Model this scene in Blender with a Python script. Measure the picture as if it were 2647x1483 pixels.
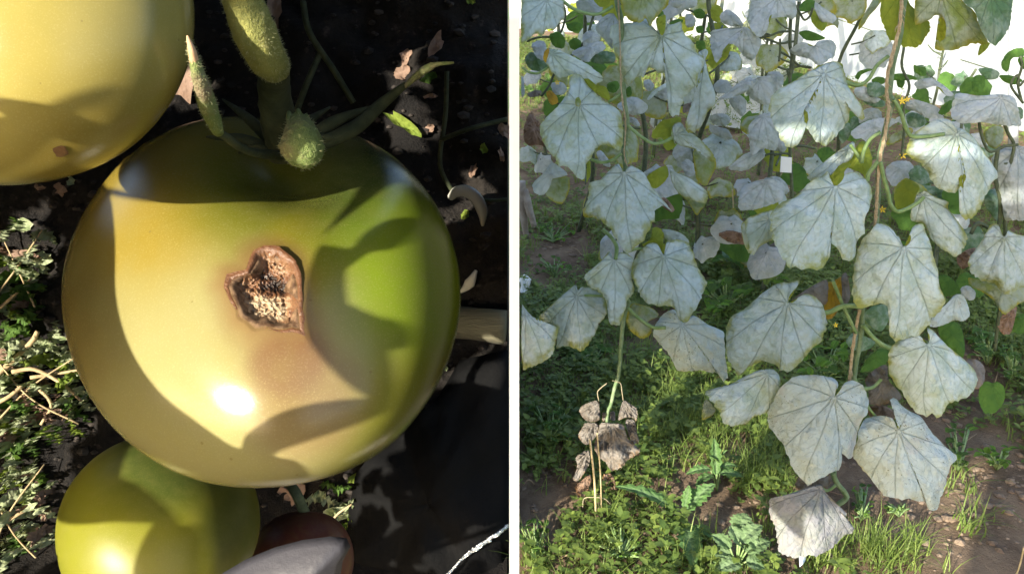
import bpy, bmesh, math, random
import numpy as np
from mathutils import Vector, Matrix, noise
R_ = math.radians
random.seed(7)
for _o in list(bpy.data.objects):
    bpy.data.objects.remove(_o)
scene = bpy.context.scene
COL = scene.collection

# ---------------------------------------------------------------- camera
PITCH, CAMH, FPX, CX, CY = R_(25.0), 1.40, 2037.0, 1323.5, 741.5
camd = bpy.data.cameras.new('camera')
camd.sensor_width = 36.0
camd.lens = 36.0 * FPX / 2647.0
camd.clip_start, camd.clip_end = 0.02, 400.0
cam = bpy.data.objects.new('camera', camd)
COL.objects.link(cam)
cam.location = (0, 0, CAMH)
cam.rotation_euler = (math.pi / 2 - PITCH, 0, 0)
scene.camera = cam
CAM = Vector((0, 0, CAMH))
RIGHT = Vector((1, 0, 0))
FWD = Vector((0, math.cos(PITCH), -math.sin(PITCH)))
UP = Vector((0, math.sin(PITCH), math.cos(PITCH)))

# ---------------------------------------------------------------- sun and sky
SUN_AZ, SUN_EL = R_(35.0), R_(21.0)          # from behind the camera towards its left; height above the horizon
SUNV = Vector((-math.cos(SUN_EL) * math.sin(SUN_AZ), -math.cos(SUN_EL) * math.cos(SUN_AZ), math.sin(SUN_EL)))
world = bpy.data.worlds.new('World')
scene.world = world
world.use_nodes = True
wn = world.node_tree
sky = wn.nodes.new('ShaderNodeTexSky')
sky.sky_type = 'NISHITA'
sky.sun_disc = False
sky.sun_elevation = SUN_EL
sky.sun_rotation = math.atan2(SUNV.x, SUNV.y)
sky.dust_density = 2.5
sky.ozone_density = 0.6
wn.nodes['Background'].inputs['Strength'].default_value = 0.15
wn.links.new(sky.outputs[0], wn.nodes['Background'].inputs['Color'])
sund = bpy.data.lights.new('sun', 'SUN')
sund.energy = 4.0
sund.angle = R_(0.6)
sund.color = (1.0, 0.93, 0.78)
sun = bpy.data.objects.new('sun', sund)
COL.objects.link(sun)
sun.rotation_euler = (-SUNV).to_track_quat('-Z', 'Y').to_euler()
sun.location = SUNV * 20
scene.view_settings.view_transform = 'Standard'
scene.view_settings.look = 'None'
scene.view_settings.gamma = 1.0
scene.view_settings.exposure = 1.8
scene.view_settings.use_curve_mapping = False
scene.render.engine = 'CYCLES'
scene.cycles.use_denoising = True
scene.cycles.max_bounces = 6
scene.cycles.transparent_max_bounces = 8

# ---------------------------------------------------------------- helpers
def ray(px, py):
    return FWD + RIGHT * ((px - CX) / FPX) + UP * ((CY - py) / FPX)
def at_depth(px, py, zc):
    return CAM + ray(px, py) * zc
def at_Y(px, py, Y):
    d = ray(px, py)
    return CAM + d * (Y / d.y)
def on_ground(px, py, h=0.0):
    d = ray(px, py)
    return CAM + d * ((CAMH - h) / -d.z)
K = 2647.0 / 2576.0
def dsp(x, y):
    return (x * K, y * K)

def tag(o, label=None, cat=None, group=None, kind=None):
    if label: o['label'] = label
    if cat: o['category'] = cat
    if group: o['group'] = group
    if kind: o['kind'] = kind
    return o
def empty(name, loc=(0, 0, 0)):
    o = bpy.data.objects.new(name, None)
    o.location = loc
    o.empty_display_size = 0.05
    COL.objects.link(o)
    return o
def mesh_obj(name, verts, faces, mat, parent=None, smooth=True, attrs=None, mats=None, midx=None):
    me = bpy.data.meshes.new(name)
    me.from_pydata([tuple(v) for v in verts], [], [tuple(f) for f in faces])
    if attrs:
        for k, vals in attrs.items():
            a = me.attributes.new(k, 'FLOAT', 'POINT')
            a.data.foreach_set('value', np.asarray(vals, dtype=np.float32))
    for m in (mats or [mat]):
        me.materials.append(m)
    if midx is not None:
        me.polygons.foreach_set('material_index', np.asarray(midx, dtype=np.int32))
    me.polygons.foreach_set('use_smooth', [smooth] * len(me.polygons))
    me.update()
    o = bpy.data.objects.new(name, me)
    COL.objects.link(o)
    if parent is not None:
        place_child(o, parent)
    return o
def place_child(o, parent):
    o.parent = parent
    o.matrix_parent_inverse = Matrix.Translation(-parent.location) if parent.type == 'EMPTY' else Matrix.Identity(4)

def smooth_path(pts, n=6):
    """Catmull-Rom through a list of Vectors"""
    P = [Vector(p) for p in pts]
    if len(P) < 3:
        return [P[0].lerp(P[-1], i / n) for i in range(n + 1)]
    Q = [P[0] * 2 - P[1]] + P + [P[-1] * 2 - P[-2]]
    out = []
    for i in range(1, len(Q) - 2):
        p0, p1, p2, p3 = Q[i - 1], Q[i], Q[i + 1], Q[i + 2]
        for k in range(n):
            t = k / n
            out.append(0.5 * ((2 * p1) + (p2 - p0) * t + (2 * p0 - 5 * p1 + 4 * p2 - p3) * t * t + (3 * p1 - p0 - 3 * p2 + p3) * t ** 3))
    out.append(P[-1])
    return out
def tube_geo(pts, radii, sides=8, ridge=0.0, n=5, wob=0.0):
    path = smooth_path(pts, n)
    m = len(path)
    rr = np.interp(np.linspace(0, 1, m), np.linspace(0, 1, len(radii)), radii)
    V, F = [], []
    prev = None
    for i, p in enumerate(path):
        t = (path[min(i + 1, m - 1)] - path[max(i - 1, 0)])
        if t.length < 1e-9: t = Vector((0, 0, 1))
        t.normalize()
        if prev is None:
            a = t.orthogonal().normalized()
        else:
            a = (prev - t * prev.dot(t)).normalized()
        prev = a
        b = t.cross(a)
        for s in range(sides):
            ang = 2 * math.pi * s / sides
            r = rr[i] * (1 + ridge * (1 if s % 2 else -1))
            if wob: r *= 1 + wob * noise.noise(p * (0.5 / rr[i]) + Vector((s, 0, 0)))
            V.append(p + a * (math.cos(ang) * r) + b * (math.sin(ang) * r))
    for i in range(m - 1):
        for s in range(sides):
            s2 = (s + 1) % sides
            F.append((i * sides + s, i * sides + s2, (i + 1) * sides + s2, (i + 1) * sides + s))
    F.append(tuple(reversed(range(sides))))
    F.append(tuple(range((m - 1) * sides, m * sides)))
    return V, F
def tube(name, pts, radii, mat, parent=None, **kw):
    V, F = tube_geo(pts, radii, **kw)
    return mesh_obj(name, V, F, mat, parent)
def merge_geo(items):
    V, F = [], []
    for v, f in items:
        o = len(V)
        V += list(v)
        F += [tuple(i + o for i in q) for q in f]
    return V, F

# ---------------------------------------------------------------- materials
class NT:
    def __init__(s, name):
        s.m = bpy.data.materials.new(name)
        s.m.use_nodes = True
        s.t = s.m.node_tree
        s.b = s.t.nodes['Principled BSDF']
    def n(s, typ, **kw):
        x = s.t.nodes.new(typ)
        for k, v in kw.items(): setattr(x, k, v)
        return x
    def l(s, a, b): s.t.links.new(a, b)
    def attr(s, name):
        return s.n('ShaderNodeAttribute', attribute_name=name).outputs['Fac']
    def noise(s, scale, detail=3, rough=0.55, vec=None, dist=0.0):
        x = s.n('ShaderNodeTexNoise')
        x.inputs['Scale'].default_value = scale
        x.inputs['Detail'].default_value = detail
        x.inputs['Roughness'].default_value = rough
        x.inputs['Distortion'].default_value = dist
        if vec is not None: s.l(vec, x.inputs['Vector'])
        return x.outputs['Fac']
    def coord(s):
        return s.n('ShaderNodeTexCoord').outputs['Object']
    def ramp(s, fac, stops):
        x = s.n('ShaderNodeValToRGB')
        e = x.color_ramp.elements
        while len(e) < len(stops): e.new(0.5)
        for i, (p, c) in enumerate(stops):
            e[i].position = p
            e[i].color = (*c, 1) if not isinstance(c, (int, float)) else (c, c, c, 1)
        s.l(fac, x.inputs['Fac'])
        return x.outputs['Color']
    def mix(s, fac, a, b, mode='MIX'):
        x = s.n('ShaderNodeMix', data_type='RGBA', blend_type=mode)
        for sock, v in ((x.inputs[0], fac), (x.inputs[6], a), (x.inputs[7], b)):
            if isinstance(v, (int, float)): sock.default_value = v
            elif isinstance(v, tuple): sock.default_value = (*v, 1)
            else: s.l(v, sock)
        return x.outputs[2]
    def math(s, op, a, b=0.0, clamp=False):
        x = s.n('ShaderNodeMath', operation=op, use_clamp=clamp)
        for i, v in enumerate((a, b)):
            if isinstance(v, (int, float)): x.inputs[i].default_value = v
            else: s.l(v, x.inputs[i])
        return x.outputs[0]
    def sstep(s, v, lo, hi):
        x = s.n('ShaderNodeMapRange', interpolation_type='SMOOTHSTEP')
        s.l(v, x.inputs[0])
        x.inputs[1].default_value, x.inputs[2].default_value = lo, hi
        return x.outputs[0]
    def bump(s, h, strength=0.3, dist=0.01):
        x = s.n('ShaderNodeBump')
        x.inputs['Strength'].default_value = strength
        x.inputs['Distance'].default_value = dist
        s.l(h, x.inputs['Height'])
        s.l(x.outputs[0], s.b.inputs['Normal'])
    def set(s, **kw):
        for k, v in kw.items():
            k = k.replace('_', ' ')
            if isinstance(v, tuple) and len(v) == 3 and k == 'Base Color': v = (*v, 1)
            if hasattr(v, 'is_linked') or hasattr(v, 'links'): s.l(v, s.b.inputs[k])
            else: s.b.inputs[k].default_value = v
        return s
def simple(name, c1, c2, scale=20, rough=0.7, bump=0.3, bd=0.003, spec=0.3, detail=4, coord='Object'):
    k = NT(name)
    co = k.n('ShaderNodeTexCoord').outputs[coord]
    f = k.noise(scale, detail, 0.6, co)
    k.set(Base_Color=k.mix(k.sstep(f, 0.3, 0.7), c1, c2), Roughness=rough)
    k.b.inputs['Specular IOR Level'].default_value = spec
    if bump: k.bump(k.noise(scale * 3, 4, 0.6, co), bump, bd)
    return k.m
def translucent(k, color, amount):
    """adds thin-leaf transmission to the principled shader of k"""
    tr = k.n('ShaderNodeBsdfTranslucent')
    if isinstance(color, tuple): tr.inputs[0].default_value = (*color, 1)
    else: k.l(color, tr.inputs[0])
    ms = k.n('ShaderNodeMixShader')
    ms.inputs[0].default_value = amount
    k.l(k.b.outputs[0], ms.inputs[1])
    k.l(tr.outputs[0], ms.inputs[2])
    k.l(ms.outputs[0], k.t.nodes['Material Output'].inputs['Surface'])
def leaf_mat(name, a, b, edge, vein, back, trans=0.25, mott=28, edge0=0.8, speck=None, patch=None):
    """blade of a leaf: a/b mottled upper colours, margin colour, vein colour, underside colour"""
    k = NT(name)
    co = k.coord()
    rnd = k.n('ShaderNodeObjectInfo').outputs['Random']
    mp = k.n('ShaderNodeVectorMath', operation='ADD')
    cb = k.n('ShaderNodeCombineXYZ')
    k.l(k.math('MULTIPLY', rnd, 37.0), cb.inputs[0])
    k.l(co, mp.inputs[0]); k.l(cb.outputs[0], mp.inputs[1])
    vec = mp.outputs[0]
    f = k.noise(mott, 5, 0.62, vec)
    col = k.mix(k.sstep(f, 0.40, 0.66), a, b)
    if patch:
        f2 = k.noise(11, 3, 0.6, vec, 0.6)
        col = k.mix(k.math('MULTIPLY', k.sstep(f2, 0.57, 0.69), 0.42), col, patch)
    fv = k.noise(70, 4, 0.6, vec)
    va, vr = k.attr('va'), k.attr('vr')
    dm = None
    for vk in (0, .48, -.48, 1.0, -1.0, 1.7, -1.7, 2.5, -2.5):
        d_ = k.math('ABSOLUTE', k.math('SUBTRACT', va, vk))
        dm = d_ if dm is None else k.math('MINIMUM', dm, d_)
    dd = k.math('MULTIPLY', dm, vr)
    main = k.math('SUBTRACT', 1.0, k.sstep(dd, 0.002, 0.009))
    wv = k.math('SUBTRACT', k.math('MULTIPLY', vr, 27.0), k.math('MULTIPLY', dd, 34.0))
    wv = k.math('ADD', wv, k.math('MULTIPLY', k.noise(26, 2, .5, vec), 5.0))
    sec = k.math('MULTIPLY', k.math('SUBTRACT', 1.0, k.sstep(k.math('ABSOLUTE', k.math('SINE', wv)), 0.03, 0.26)), 0.20)
    vein_f = k.math('MULTIPLY', k.math('MAXIMUM', main, sec), k.math('GREATER_THAN', vr, 0.02))
    vein_f = k.math('MAXIMUM', vein_f, k.attr('vein'))
    col = k.mix(k.math('MULTIPLY', vein_f, 0.26), col, vein)
    e = k.math('ADD', k.attr('edge'), k.math('MULTIPLY', k.math('SUBTRACT', k.noise(16, 4, 0.7, vec), 0.5), 0.8))
    col = k.mix(k.sstep(e, edge0 + .05, edge0 + 0.3), col, edge)
    if speck:
        sp = k.noise(260, 2, 0.5, vec)
        sm = k.noise(14, 2, 0.5, vec)
        col = k.mix(k.math('MULTIPLY', k.sstep(sp, 0.66, 0.70), k.sstep(sm, 0.45, 0.6)), col, speck)
    tint = k.math('ADD', k.math('MULTIPLY', rnd, 0.24), 0.86)
    hs = k.n('ShaderNodeHueSaturation')
    k.l(tint, hs.inputs['Value']); k.l(col, hs.inputs['Color'])
    bk = k.mix(k.sstep(fv, 0.35, 0.65), back, tuple(c * 0.72 for c in back))
    bk = k.mix(k.math('MULTIPLY', vein_f, 0.6), bk, tuple(min(1, c * 0.6 + 0.03) for c in back))
    geo = k.n('ShaderNodeNewGeometry')
    fin = k.mix(geo.outputs['Backfacing'], hs.outputs[0], bk)
    k.set(Base_Color=fin, Roughness=0.82)
    k.b.inputs['Specular IOR Level'].default_value = 0.18
    vo = k.n('ShaderNodeTexVoronoi', feature='SMOOTH_F1'); vo.inputs['Scale'].default_value = 85; k.l(vec, vo.inputs['Vector'])
    h = k.math('ADD', k.math('MULTIPLY', k.noise(45, 4, 0.6, vec), 1.2), k.math('MULTIPLY', vo.outputs['Distance'], -0.9))
    h = k.math('ADD', h, k.math('MULTIPLY', vein_f, -0.8))
    k.bump(h, 0.75, 0.0075)
    translucent(k, back, trans)
    return k.m

M = {}
W1, W2 = (0.485, 0.57, 0.59), (0.37, 0.45, 0.405)
M['mildew'] = leaf_mat('mildew_leaf', W1, W2, (0.272, 0.288, 0.080), (0.224, 0.288, 0.224), (0.240, 0.272, 0.032), 0.22, edge0=0.79, patch=(0.352, 0.368, 0.192))
M['speck'] = leaf_mat('mildew_leaf_speckled', W1, (0.445, 0.501, 0.464), (0.371, 0.343, 0.186), (0.241, 0.316, 0.251), (0.260, 0.297, 0.046), 0.2, edge0=0.9, speck=(0.121, 0.093, 0.074), patch=(0.464, 0.408, 0.390))
M['grey'] = leaf_mat('grey_mildew_leaf', (0.427, 0.464, 0.483), (0.334, 0.380, 0.380), (0.278, 0.306, 0.186), (0.223, 0.269, 0.251), (0.223, 0.269, 0.046), 0.2, edge0=0.92)
M['lilac'] = leaf_mat('lilac_dying_leaf', (0.246, 0.251, 0.272), (0.246, 0.264, 0.246), (0.204, 0.178, 0.170), (0.145, 0.153, 0.145), (0.187, 0.170, 0.119), 0.15, edge0=0.9, patch=(0.255, 0.246, 0.187))
M['half'] = leaf_mat('half_green_leaf', (0.352, 0.400, 0.336), (0.208, 0.264, 0.080), (0.336, 0.296, 0.040), (0.176, 0.240, 0.096), (0.256, 0.288, 0.024), 0.3, mott=20, edge0=0.74, patch=(0.272, 0.304, 0.080))
M['under'] = leaf_mat('yellow_green_underside', (0.29, 0.33, 0.04), (0.22, 0.28, 0.04), (0.40, 0.36, 0.05), (0.13, 0.18, 0.02), (0.29, 0.33, 0.04), 0.4, edge0=0.85)
M['orange'] = leaf_mat('orange_underside', (0.48, 0.30, 0.03), (0.38, 0.24, 0.05), (0.36, 0.20, 0.10), (0.18, 0.14, 0.02), (0.46, 0.28, 0.03), 0.4, edge0=0.85)
M['green'] = leaf_mat('healthy_green_leaf', (0.085, 0.18, 0.035), (0.055, 0.13, 0.03), (0.13, 0.22, 0.04), (0.14, 0.22, 0.08), (0.14, 0.24, 0.04), 0.35, edge0=0.95)
M['teal'] = leaf_mat('dusty_dark_green_leaf', (0.09, 0.17, 0.09), (0.23, 0.30, 0.24), (0.08, 0.15, 0.05), (0.16, 0.23, 0.14), (0.12, 0.20, 0.05), 0.25, edge0=0.95)
M['dry'] = leaf_mat('dry_brown_leaf', (0.205, 0.19, 0.175), (0.15, 0.13, 0.11), (0.21, 0.13, 0.06), (0.11, 0.095, 0.08), (0.20, 0.145, 0.095), 0.1, edge0=0.84, mott=40)
M['brown'] = leaf_mat('dark_brown_leaf', (0.20, 0.13, 0.09), (0.28, 0.20, 0.15), (0.26, 0.15, 0.07), (0.13, 0.09, 0.06), (0.24, 0.14, 0.08), 0.1, edge0=0.85, mott=40)
def stem_mat(name, c1, c2, scale=60):
    return simple(name, c1, c2, scale, 0.6, 0.4, 0.002)
M['stem'] = stem_mat('cucumber_stem', (0.10, 0.16, 0.07), (0.20, 0.26, 0.15))
M['petiole'] = stem_mat('cucumber_petiole', (0.13, 0.21, 0.07), (0.22, 0.30, 0.13))
M['darkstem'] = stem_mat('dark_stem', (0.045, 0.06, 0.035), (0.09, 0.11, 0.06))
M['drystem'] = stem_mat('dry_stem', (0.26, 0.22, 0.14), (0.38, 0.33, 0.22))
M['jute'] = simple('jute_twine', (0.36, 0.27, 0.16), (0.52, 0.42, 0.28), 160, 0.9, 0.8, 0.003)

# ================================================================ SETTING
def gh(x, y):
    return 0.016 * noise.noise(Vector((x * 2.1, y * 2.1, 0.3))) + 0.010 * noise.noise(Vector((x * 7, y * 7, 4.1))) + 0.004 * noise.noise(Vector((x * 23, y * 23, 2.2)))

k = NT('garden_soil')
co = k.coord()
f = k.noise(5, 6, 0.65, co)
c = k.mix(k.sstep(f, 0.35, 0.68), (0.12, 0.082, 0.056), (0.24, 0.175, 0.12))
c = k.mix(k.math('MULTIPLY', k.sstep(k.noise(60, 4, 0.6, co), 0.5, 0.75), 0.5), c, (0.27, 0.20, 0.14))
k.set(Base_Color=c, Roughness=0.95)
k.b.inputs['Specular IOR Level'].default_value = 0.1
k.bump(k.noise(110, 6, 0.7, co), 0.9, 0.012)
M['soil'] = k.m
k = NT('far_field')
co = k.coord()
k.set(Base_Color=k.mix(k.sstep(k.noise(0.6, 5, 0.6, co), 0.4, 0.6), (0.07, 0.11, 0.03), (0.13, 0.10, 0.06)), Roughness=0.95)
M['field'] = k.m

tag(mesh_obj('ground', [(-150, -150, -0.07), (150, -150, -0.07), (150, 150, -0.07), (-150, 150, -0.07)], [(0, 1, 2, 3)], M['field'], smooth=False), kind='structure')
nx, ny = 150, 210
V, F = [], []
for j in range(ny + 1):
    y = 0.35 + (13.0 - 0.35) * (j / ny) ** 1.7
    for i in range(nx + 1):
        x = 0.004 + 7.0 * (i / nx) ** 1.35
        V.append((x, y, gh(x, y)))
for j in range(ny):
    for i in range(nx):
        a = j * (nx + 1) + i
        F.append((a, a + 1, a + nx + 2, a + nx + 1))
tag(mesh_obj('soil', V, F, M['soil']), kind='structure')

# white panel added for the divider strip, also shading the vines, seen end-on
k = NT('white_painted_panel')
co = k.coord()
k.set(Base_Color=k.mix(k.noise(3, 3, 0.5, co), (0.86, 0.86, 0.85), (0.90, 0.90, 0.89)), Roughness=0.6)
M['white'] = k.m
zc = 0.72
xa, xb = (1316.4 - CX) / FPX * zc, (1342.2 - CX) / FPX * zc
def fe(s):
    return FWD * zc + UP * s + CAM
lo, hi = fe(-(CAMH - zc * math.sin(PITCH)) / math.cos(PITCH)), fe(1.22)
def prism(prof, t0=xa, t1=xb):
    V = [(t0, y, z) for y, z in prof] + [(t1, y, z) for y, z in prof]
    return V, [(0, 1, 2, 3), (7, 6, 5, 4)] + [(i, i + 4, (i + 1) % 4 + 4, (i + 1) % 4) for i in range(4)]
ZB = 0.60
yb_ = lo.y + (hi.y - lo.y) * (ZB - lo.z) / (hi.z - lo.z)
M['panel_back'] = simple('bounce_cut_panel_face', (0.05, 0.05, 0.045), (0.09, 0.085, 0.075), 12, .9, .3, .004)  # left face coloured dark to keep bounced sun off the tomatoes
panel = empty('partition_panel', (0, 1.2, 0))
tag(panel, 'tall thin white panel on legs added as a divider between the tomato bed and the cucumbers', 'partition')
V, F = prism([(yb_, ZB), (hi.y, hi.z), (1.80, hi.z), (1.80, ZB)])
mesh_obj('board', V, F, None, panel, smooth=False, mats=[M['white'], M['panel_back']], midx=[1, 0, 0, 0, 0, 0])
for ya in (0.80, 1.72):
    V, F = prism([(ya, -.02), (ya, ZB), (ya + .05, ZB), (ya + .05, -.02)])
    mesh_obj('leg', V, F, M['white'], panel, smooth=False)

# dark earth bank behind the tomatoes
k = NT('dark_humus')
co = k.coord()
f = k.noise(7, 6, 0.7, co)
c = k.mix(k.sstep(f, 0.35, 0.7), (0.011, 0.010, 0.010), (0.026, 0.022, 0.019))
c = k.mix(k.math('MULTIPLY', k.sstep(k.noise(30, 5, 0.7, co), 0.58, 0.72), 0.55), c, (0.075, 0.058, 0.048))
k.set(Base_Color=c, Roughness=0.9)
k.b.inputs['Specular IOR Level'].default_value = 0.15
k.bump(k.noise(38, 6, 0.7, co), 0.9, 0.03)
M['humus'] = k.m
BZ = 1.95
def bank(r, s):
    """point of the bank: r metres to the right of the axis, s metres up its slope"""
    p = CAM + FWD * BZ + RIGHT * r + UP * s
    q = Vector((r * 3.2, s * 3.2, 0))
    return p - FWD * (0.07 * noise.noise(q) + 0.05 * noise.noise(q * 2.7 + Vector((3, 1, 0))) + 0.022 * noise.noise(q * 7.3))
def bank_px(x, y, lift=0.0):
    """display pixel -> point on the bank"""
    sx, sy = dsp(x, y)
    return bank((sx - CX) / FPX * BZ, (CY - sy) / FPX * BZ) - FWD * lift
nx, ny = 150, 150
V, F = [], []
for j in range(ny + 1):
    s = -0.86 + 2.0 * j / ny
    for i in range(nx + 1):
        r = -2.6 + 2.588 * i / nx
        V.append(bank(r, s))
for i in range(nx + 1):
    p = V[ny * (nx + 1) + i]
    V.append((p[0], p[1] + 0.10, p[2] + 0.03))
for i in range(nx + 1):
    p = V[ny * (nx + 1) + i]
    V.append((p[0], p[1] + 0.25, -0.1))
for j in range(ny + 2):
    for i in range(nx):
        a = j * (nx + 1) + i
        F.append((a, a + 1, a + nx + 2, a + nx + 1))
for i_ in (0, nx):
    F.append(tuple(j * (nx + 1) + i_ for j in range(ny + 3)))
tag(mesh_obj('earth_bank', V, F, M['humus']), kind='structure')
k2 = mesh_obj('soil_apron', [(-3.2, -0.6, 0.0), (-0.012, -0.6, 0.0), (-0.012, 1.5, 0.0), (-3.2, 1.5, 0.0)], [(0, 1, 2, 3)], M['humus'])
tag(k2, kind='structure')

# added roof and board walls, out of view, blocking sky and sun
M['tar'] = simple('sky_shield_board', (0.03, 0.027, 0.024), (0.06, 0.052, 0.045), 8, .9, .4, .004)
sky_shield = empty('sky_shield_roof', (-1.3, 0.6, 0))
tag(sky_shield, 'unseen dark boards added over and around the tomato bed to block sky and sun', 'light blocker')
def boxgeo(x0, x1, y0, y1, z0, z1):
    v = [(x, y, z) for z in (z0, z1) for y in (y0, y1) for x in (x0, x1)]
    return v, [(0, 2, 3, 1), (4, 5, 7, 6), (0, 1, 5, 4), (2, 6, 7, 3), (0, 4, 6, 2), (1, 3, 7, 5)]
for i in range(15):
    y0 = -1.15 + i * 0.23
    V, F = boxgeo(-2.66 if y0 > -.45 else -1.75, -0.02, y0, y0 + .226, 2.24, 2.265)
    mesh_obj('board', V, F, M['tar'], sky_shield, smooth=False)
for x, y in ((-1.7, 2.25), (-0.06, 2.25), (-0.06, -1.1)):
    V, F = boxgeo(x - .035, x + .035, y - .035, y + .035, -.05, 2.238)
    mesh_obj('post', V, F, M['tar'], sky_shield, smooth=False)
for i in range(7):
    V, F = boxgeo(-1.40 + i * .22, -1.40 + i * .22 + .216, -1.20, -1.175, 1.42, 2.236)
    mesh_obj('board', V, F, M['tar'], sky_shield, smooth=False)

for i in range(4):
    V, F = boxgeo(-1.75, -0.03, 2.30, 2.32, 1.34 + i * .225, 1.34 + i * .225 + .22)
    mesh_obj('board', V, F, M['tar'], sky_shield, smooth=False)

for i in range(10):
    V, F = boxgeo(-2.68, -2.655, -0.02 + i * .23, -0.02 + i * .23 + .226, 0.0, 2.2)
    mesh_obj('board', V, F, M['tar'], sky_shield, smooth=False)
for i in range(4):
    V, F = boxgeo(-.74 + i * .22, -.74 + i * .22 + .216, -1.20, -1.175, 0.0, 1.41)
    mesh_obj('board', V, F, M['tar'], sky_shield, smooth=False)

# ================================================================ LEFT: TOMATOES
class Fruit:
    def __init__(s, cxd, cyd, Rd, D, a=0.0, b=0.0):
        """display centre and vertical radius, distance, shear of the flattened fruit"""
        s.D, s.a, s.b = D, a, b
        px, py = dsp(cxd, cyd)
        d = ray(px, py)
        s.w = -d.normalized()
        s.C = CAM - s.w * D
        s.u = (RIGHT - s.w * RIGHT.dot(s.w)).normalized()
        s.v = s.w.cross(s.u)
        s.R = D * math.sin(math.atan(Rd * K / (FPX * d.length)))
        s.cx, s.cy, s.Rd = cxd, cyd, Rd
        s.sx = d.length            # horizontal stretch of a sphere off the axis
    def loc(s, x, y):
        """display pixel -> unit disc coordinates"""
        return (x - s.cx) / (s.Rd * s.sx), -(y - s.cy) / s.Rd
    def shape(s, p, rad=1.0):
        u, v, w = p[0] * rad, p[1] * rad, p[2] * rad
        w2 = w + s.a * u + s.b * v
        kf = 1 - w2 * s.R / s.D * 0.9 + (w * s.R / s.D) * 0.9
        return Vector((u * kf, v * kf, w2)) * s.R
    def local_px(s, x, y, lift=0.0):
        u, v = s.loc(x, y)
        for _ in range(14):
            q = u * u + v * v
            if q > 0.985:
                u, v = u * math.sqrt(.985 / q), v * math.sqrt(.985 / q)
                q = .985
            w = math.sqrt(1 - q)
            c = s.world(s.shape(Vector((u, v, w)))) - CAM
            z = c.dot(FWD)
            ex = x - (CX + FPX * c.dot(RIGHT) / z) / K
            ey = y - (CY - FPX * c.dot(UP) / z) / K
            u += 0.8 * ex / (s.Rd * s.sx)
            v -= 0.8 * ey / s.Rd
        q = u * u + v * v
        s.last = (u, v)
        if q > 0.99: u, v = u * math.sqrt(.99 / q), v * math.sqrt(.99 / q)
        w = math.sqrt(1 - u * u - v * v)
        return s.shape(Vector((u, v, w)) * (1 + lift))
    def unit(s, x, y):
        s.local_px(x, y)
        return s.last
    def world(s, l):
        return s.C + s.u * l.x + s.v * l.y + s.w * l.z
    def px(s, x, y, lift=0.0):
        return s.world(s.local_px(x, y, lift))
    def matrix(s):
        m = Matrix((s.u, s.v, s.w)).transposed().to_4x4()
        m.translation = s.C
        return m

def fruit_mesh(fr, sub, dents, scar=None, lump=0.012, seed=0):
    bm = bmesh.new()
    bmesh.ops.create_icosphere(bm, subdivisions=sub, radius=1.0)
    me = bpy.data.meshes.new('skin')
    mask = []
    for vtx in bm.verts:
        p = vtx.co.normalized()
        r = 1 + lump * noise.noise(p * 1.7 + Vector((seed, 0, 0)))
        for q, width, depth in dents:
            ang = math.acos(max(-1, min(1, p.dot(q))))
            r -= depth * math.exp(-(ang / width) ** 2)
        m = -1.0
        if scar and p.z > 0:
            m = scar(p.x, p.y)
            r -= 0.18 * max(m - .35, 0.0) * (1 + .35 * noise.noise(p * 22)) - (0.005 * max(0.0, 1 + m * 3) * (1 + noise.noise(p * 9)) if m < 0 else 0.0)
        mask.append(m)
        vtx.co = fr.shape(p, r)
    bm.to_mesh(me)
    bm.free()
    a = me.attributes.new('scar', 'FLOAT', 'POINT')
    a.data.foreach_set('value', np.array(mask, dtype=np.float32))
    me.polygons.foreach_set('use_smooth', [True] * len(me.polygons))
    return me

def poly_sd(poly):
    P = np.array(poly)
    def f(x, y):
        n = len(P); d = 1e9; ins = False
        for i in range(n):
            ax, ay = P[i]; bx, by = P[(i + 1) % n]
            ex, ey = bx - ax, by - ay
            t = max(0, min(1, ((x - ax) * ex + (y - ay) * ey) / (ex * ex + ey * ey)))
            d = min(d, math.hypot(x - ax - t * ex, y - ay - t * ey))
            if (ay > y) != (by > y) and x < (bx - ax) * (y - ay) / (by - ay) + ax: ins = not ins
        return -d if ins else d
    return f

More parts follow.
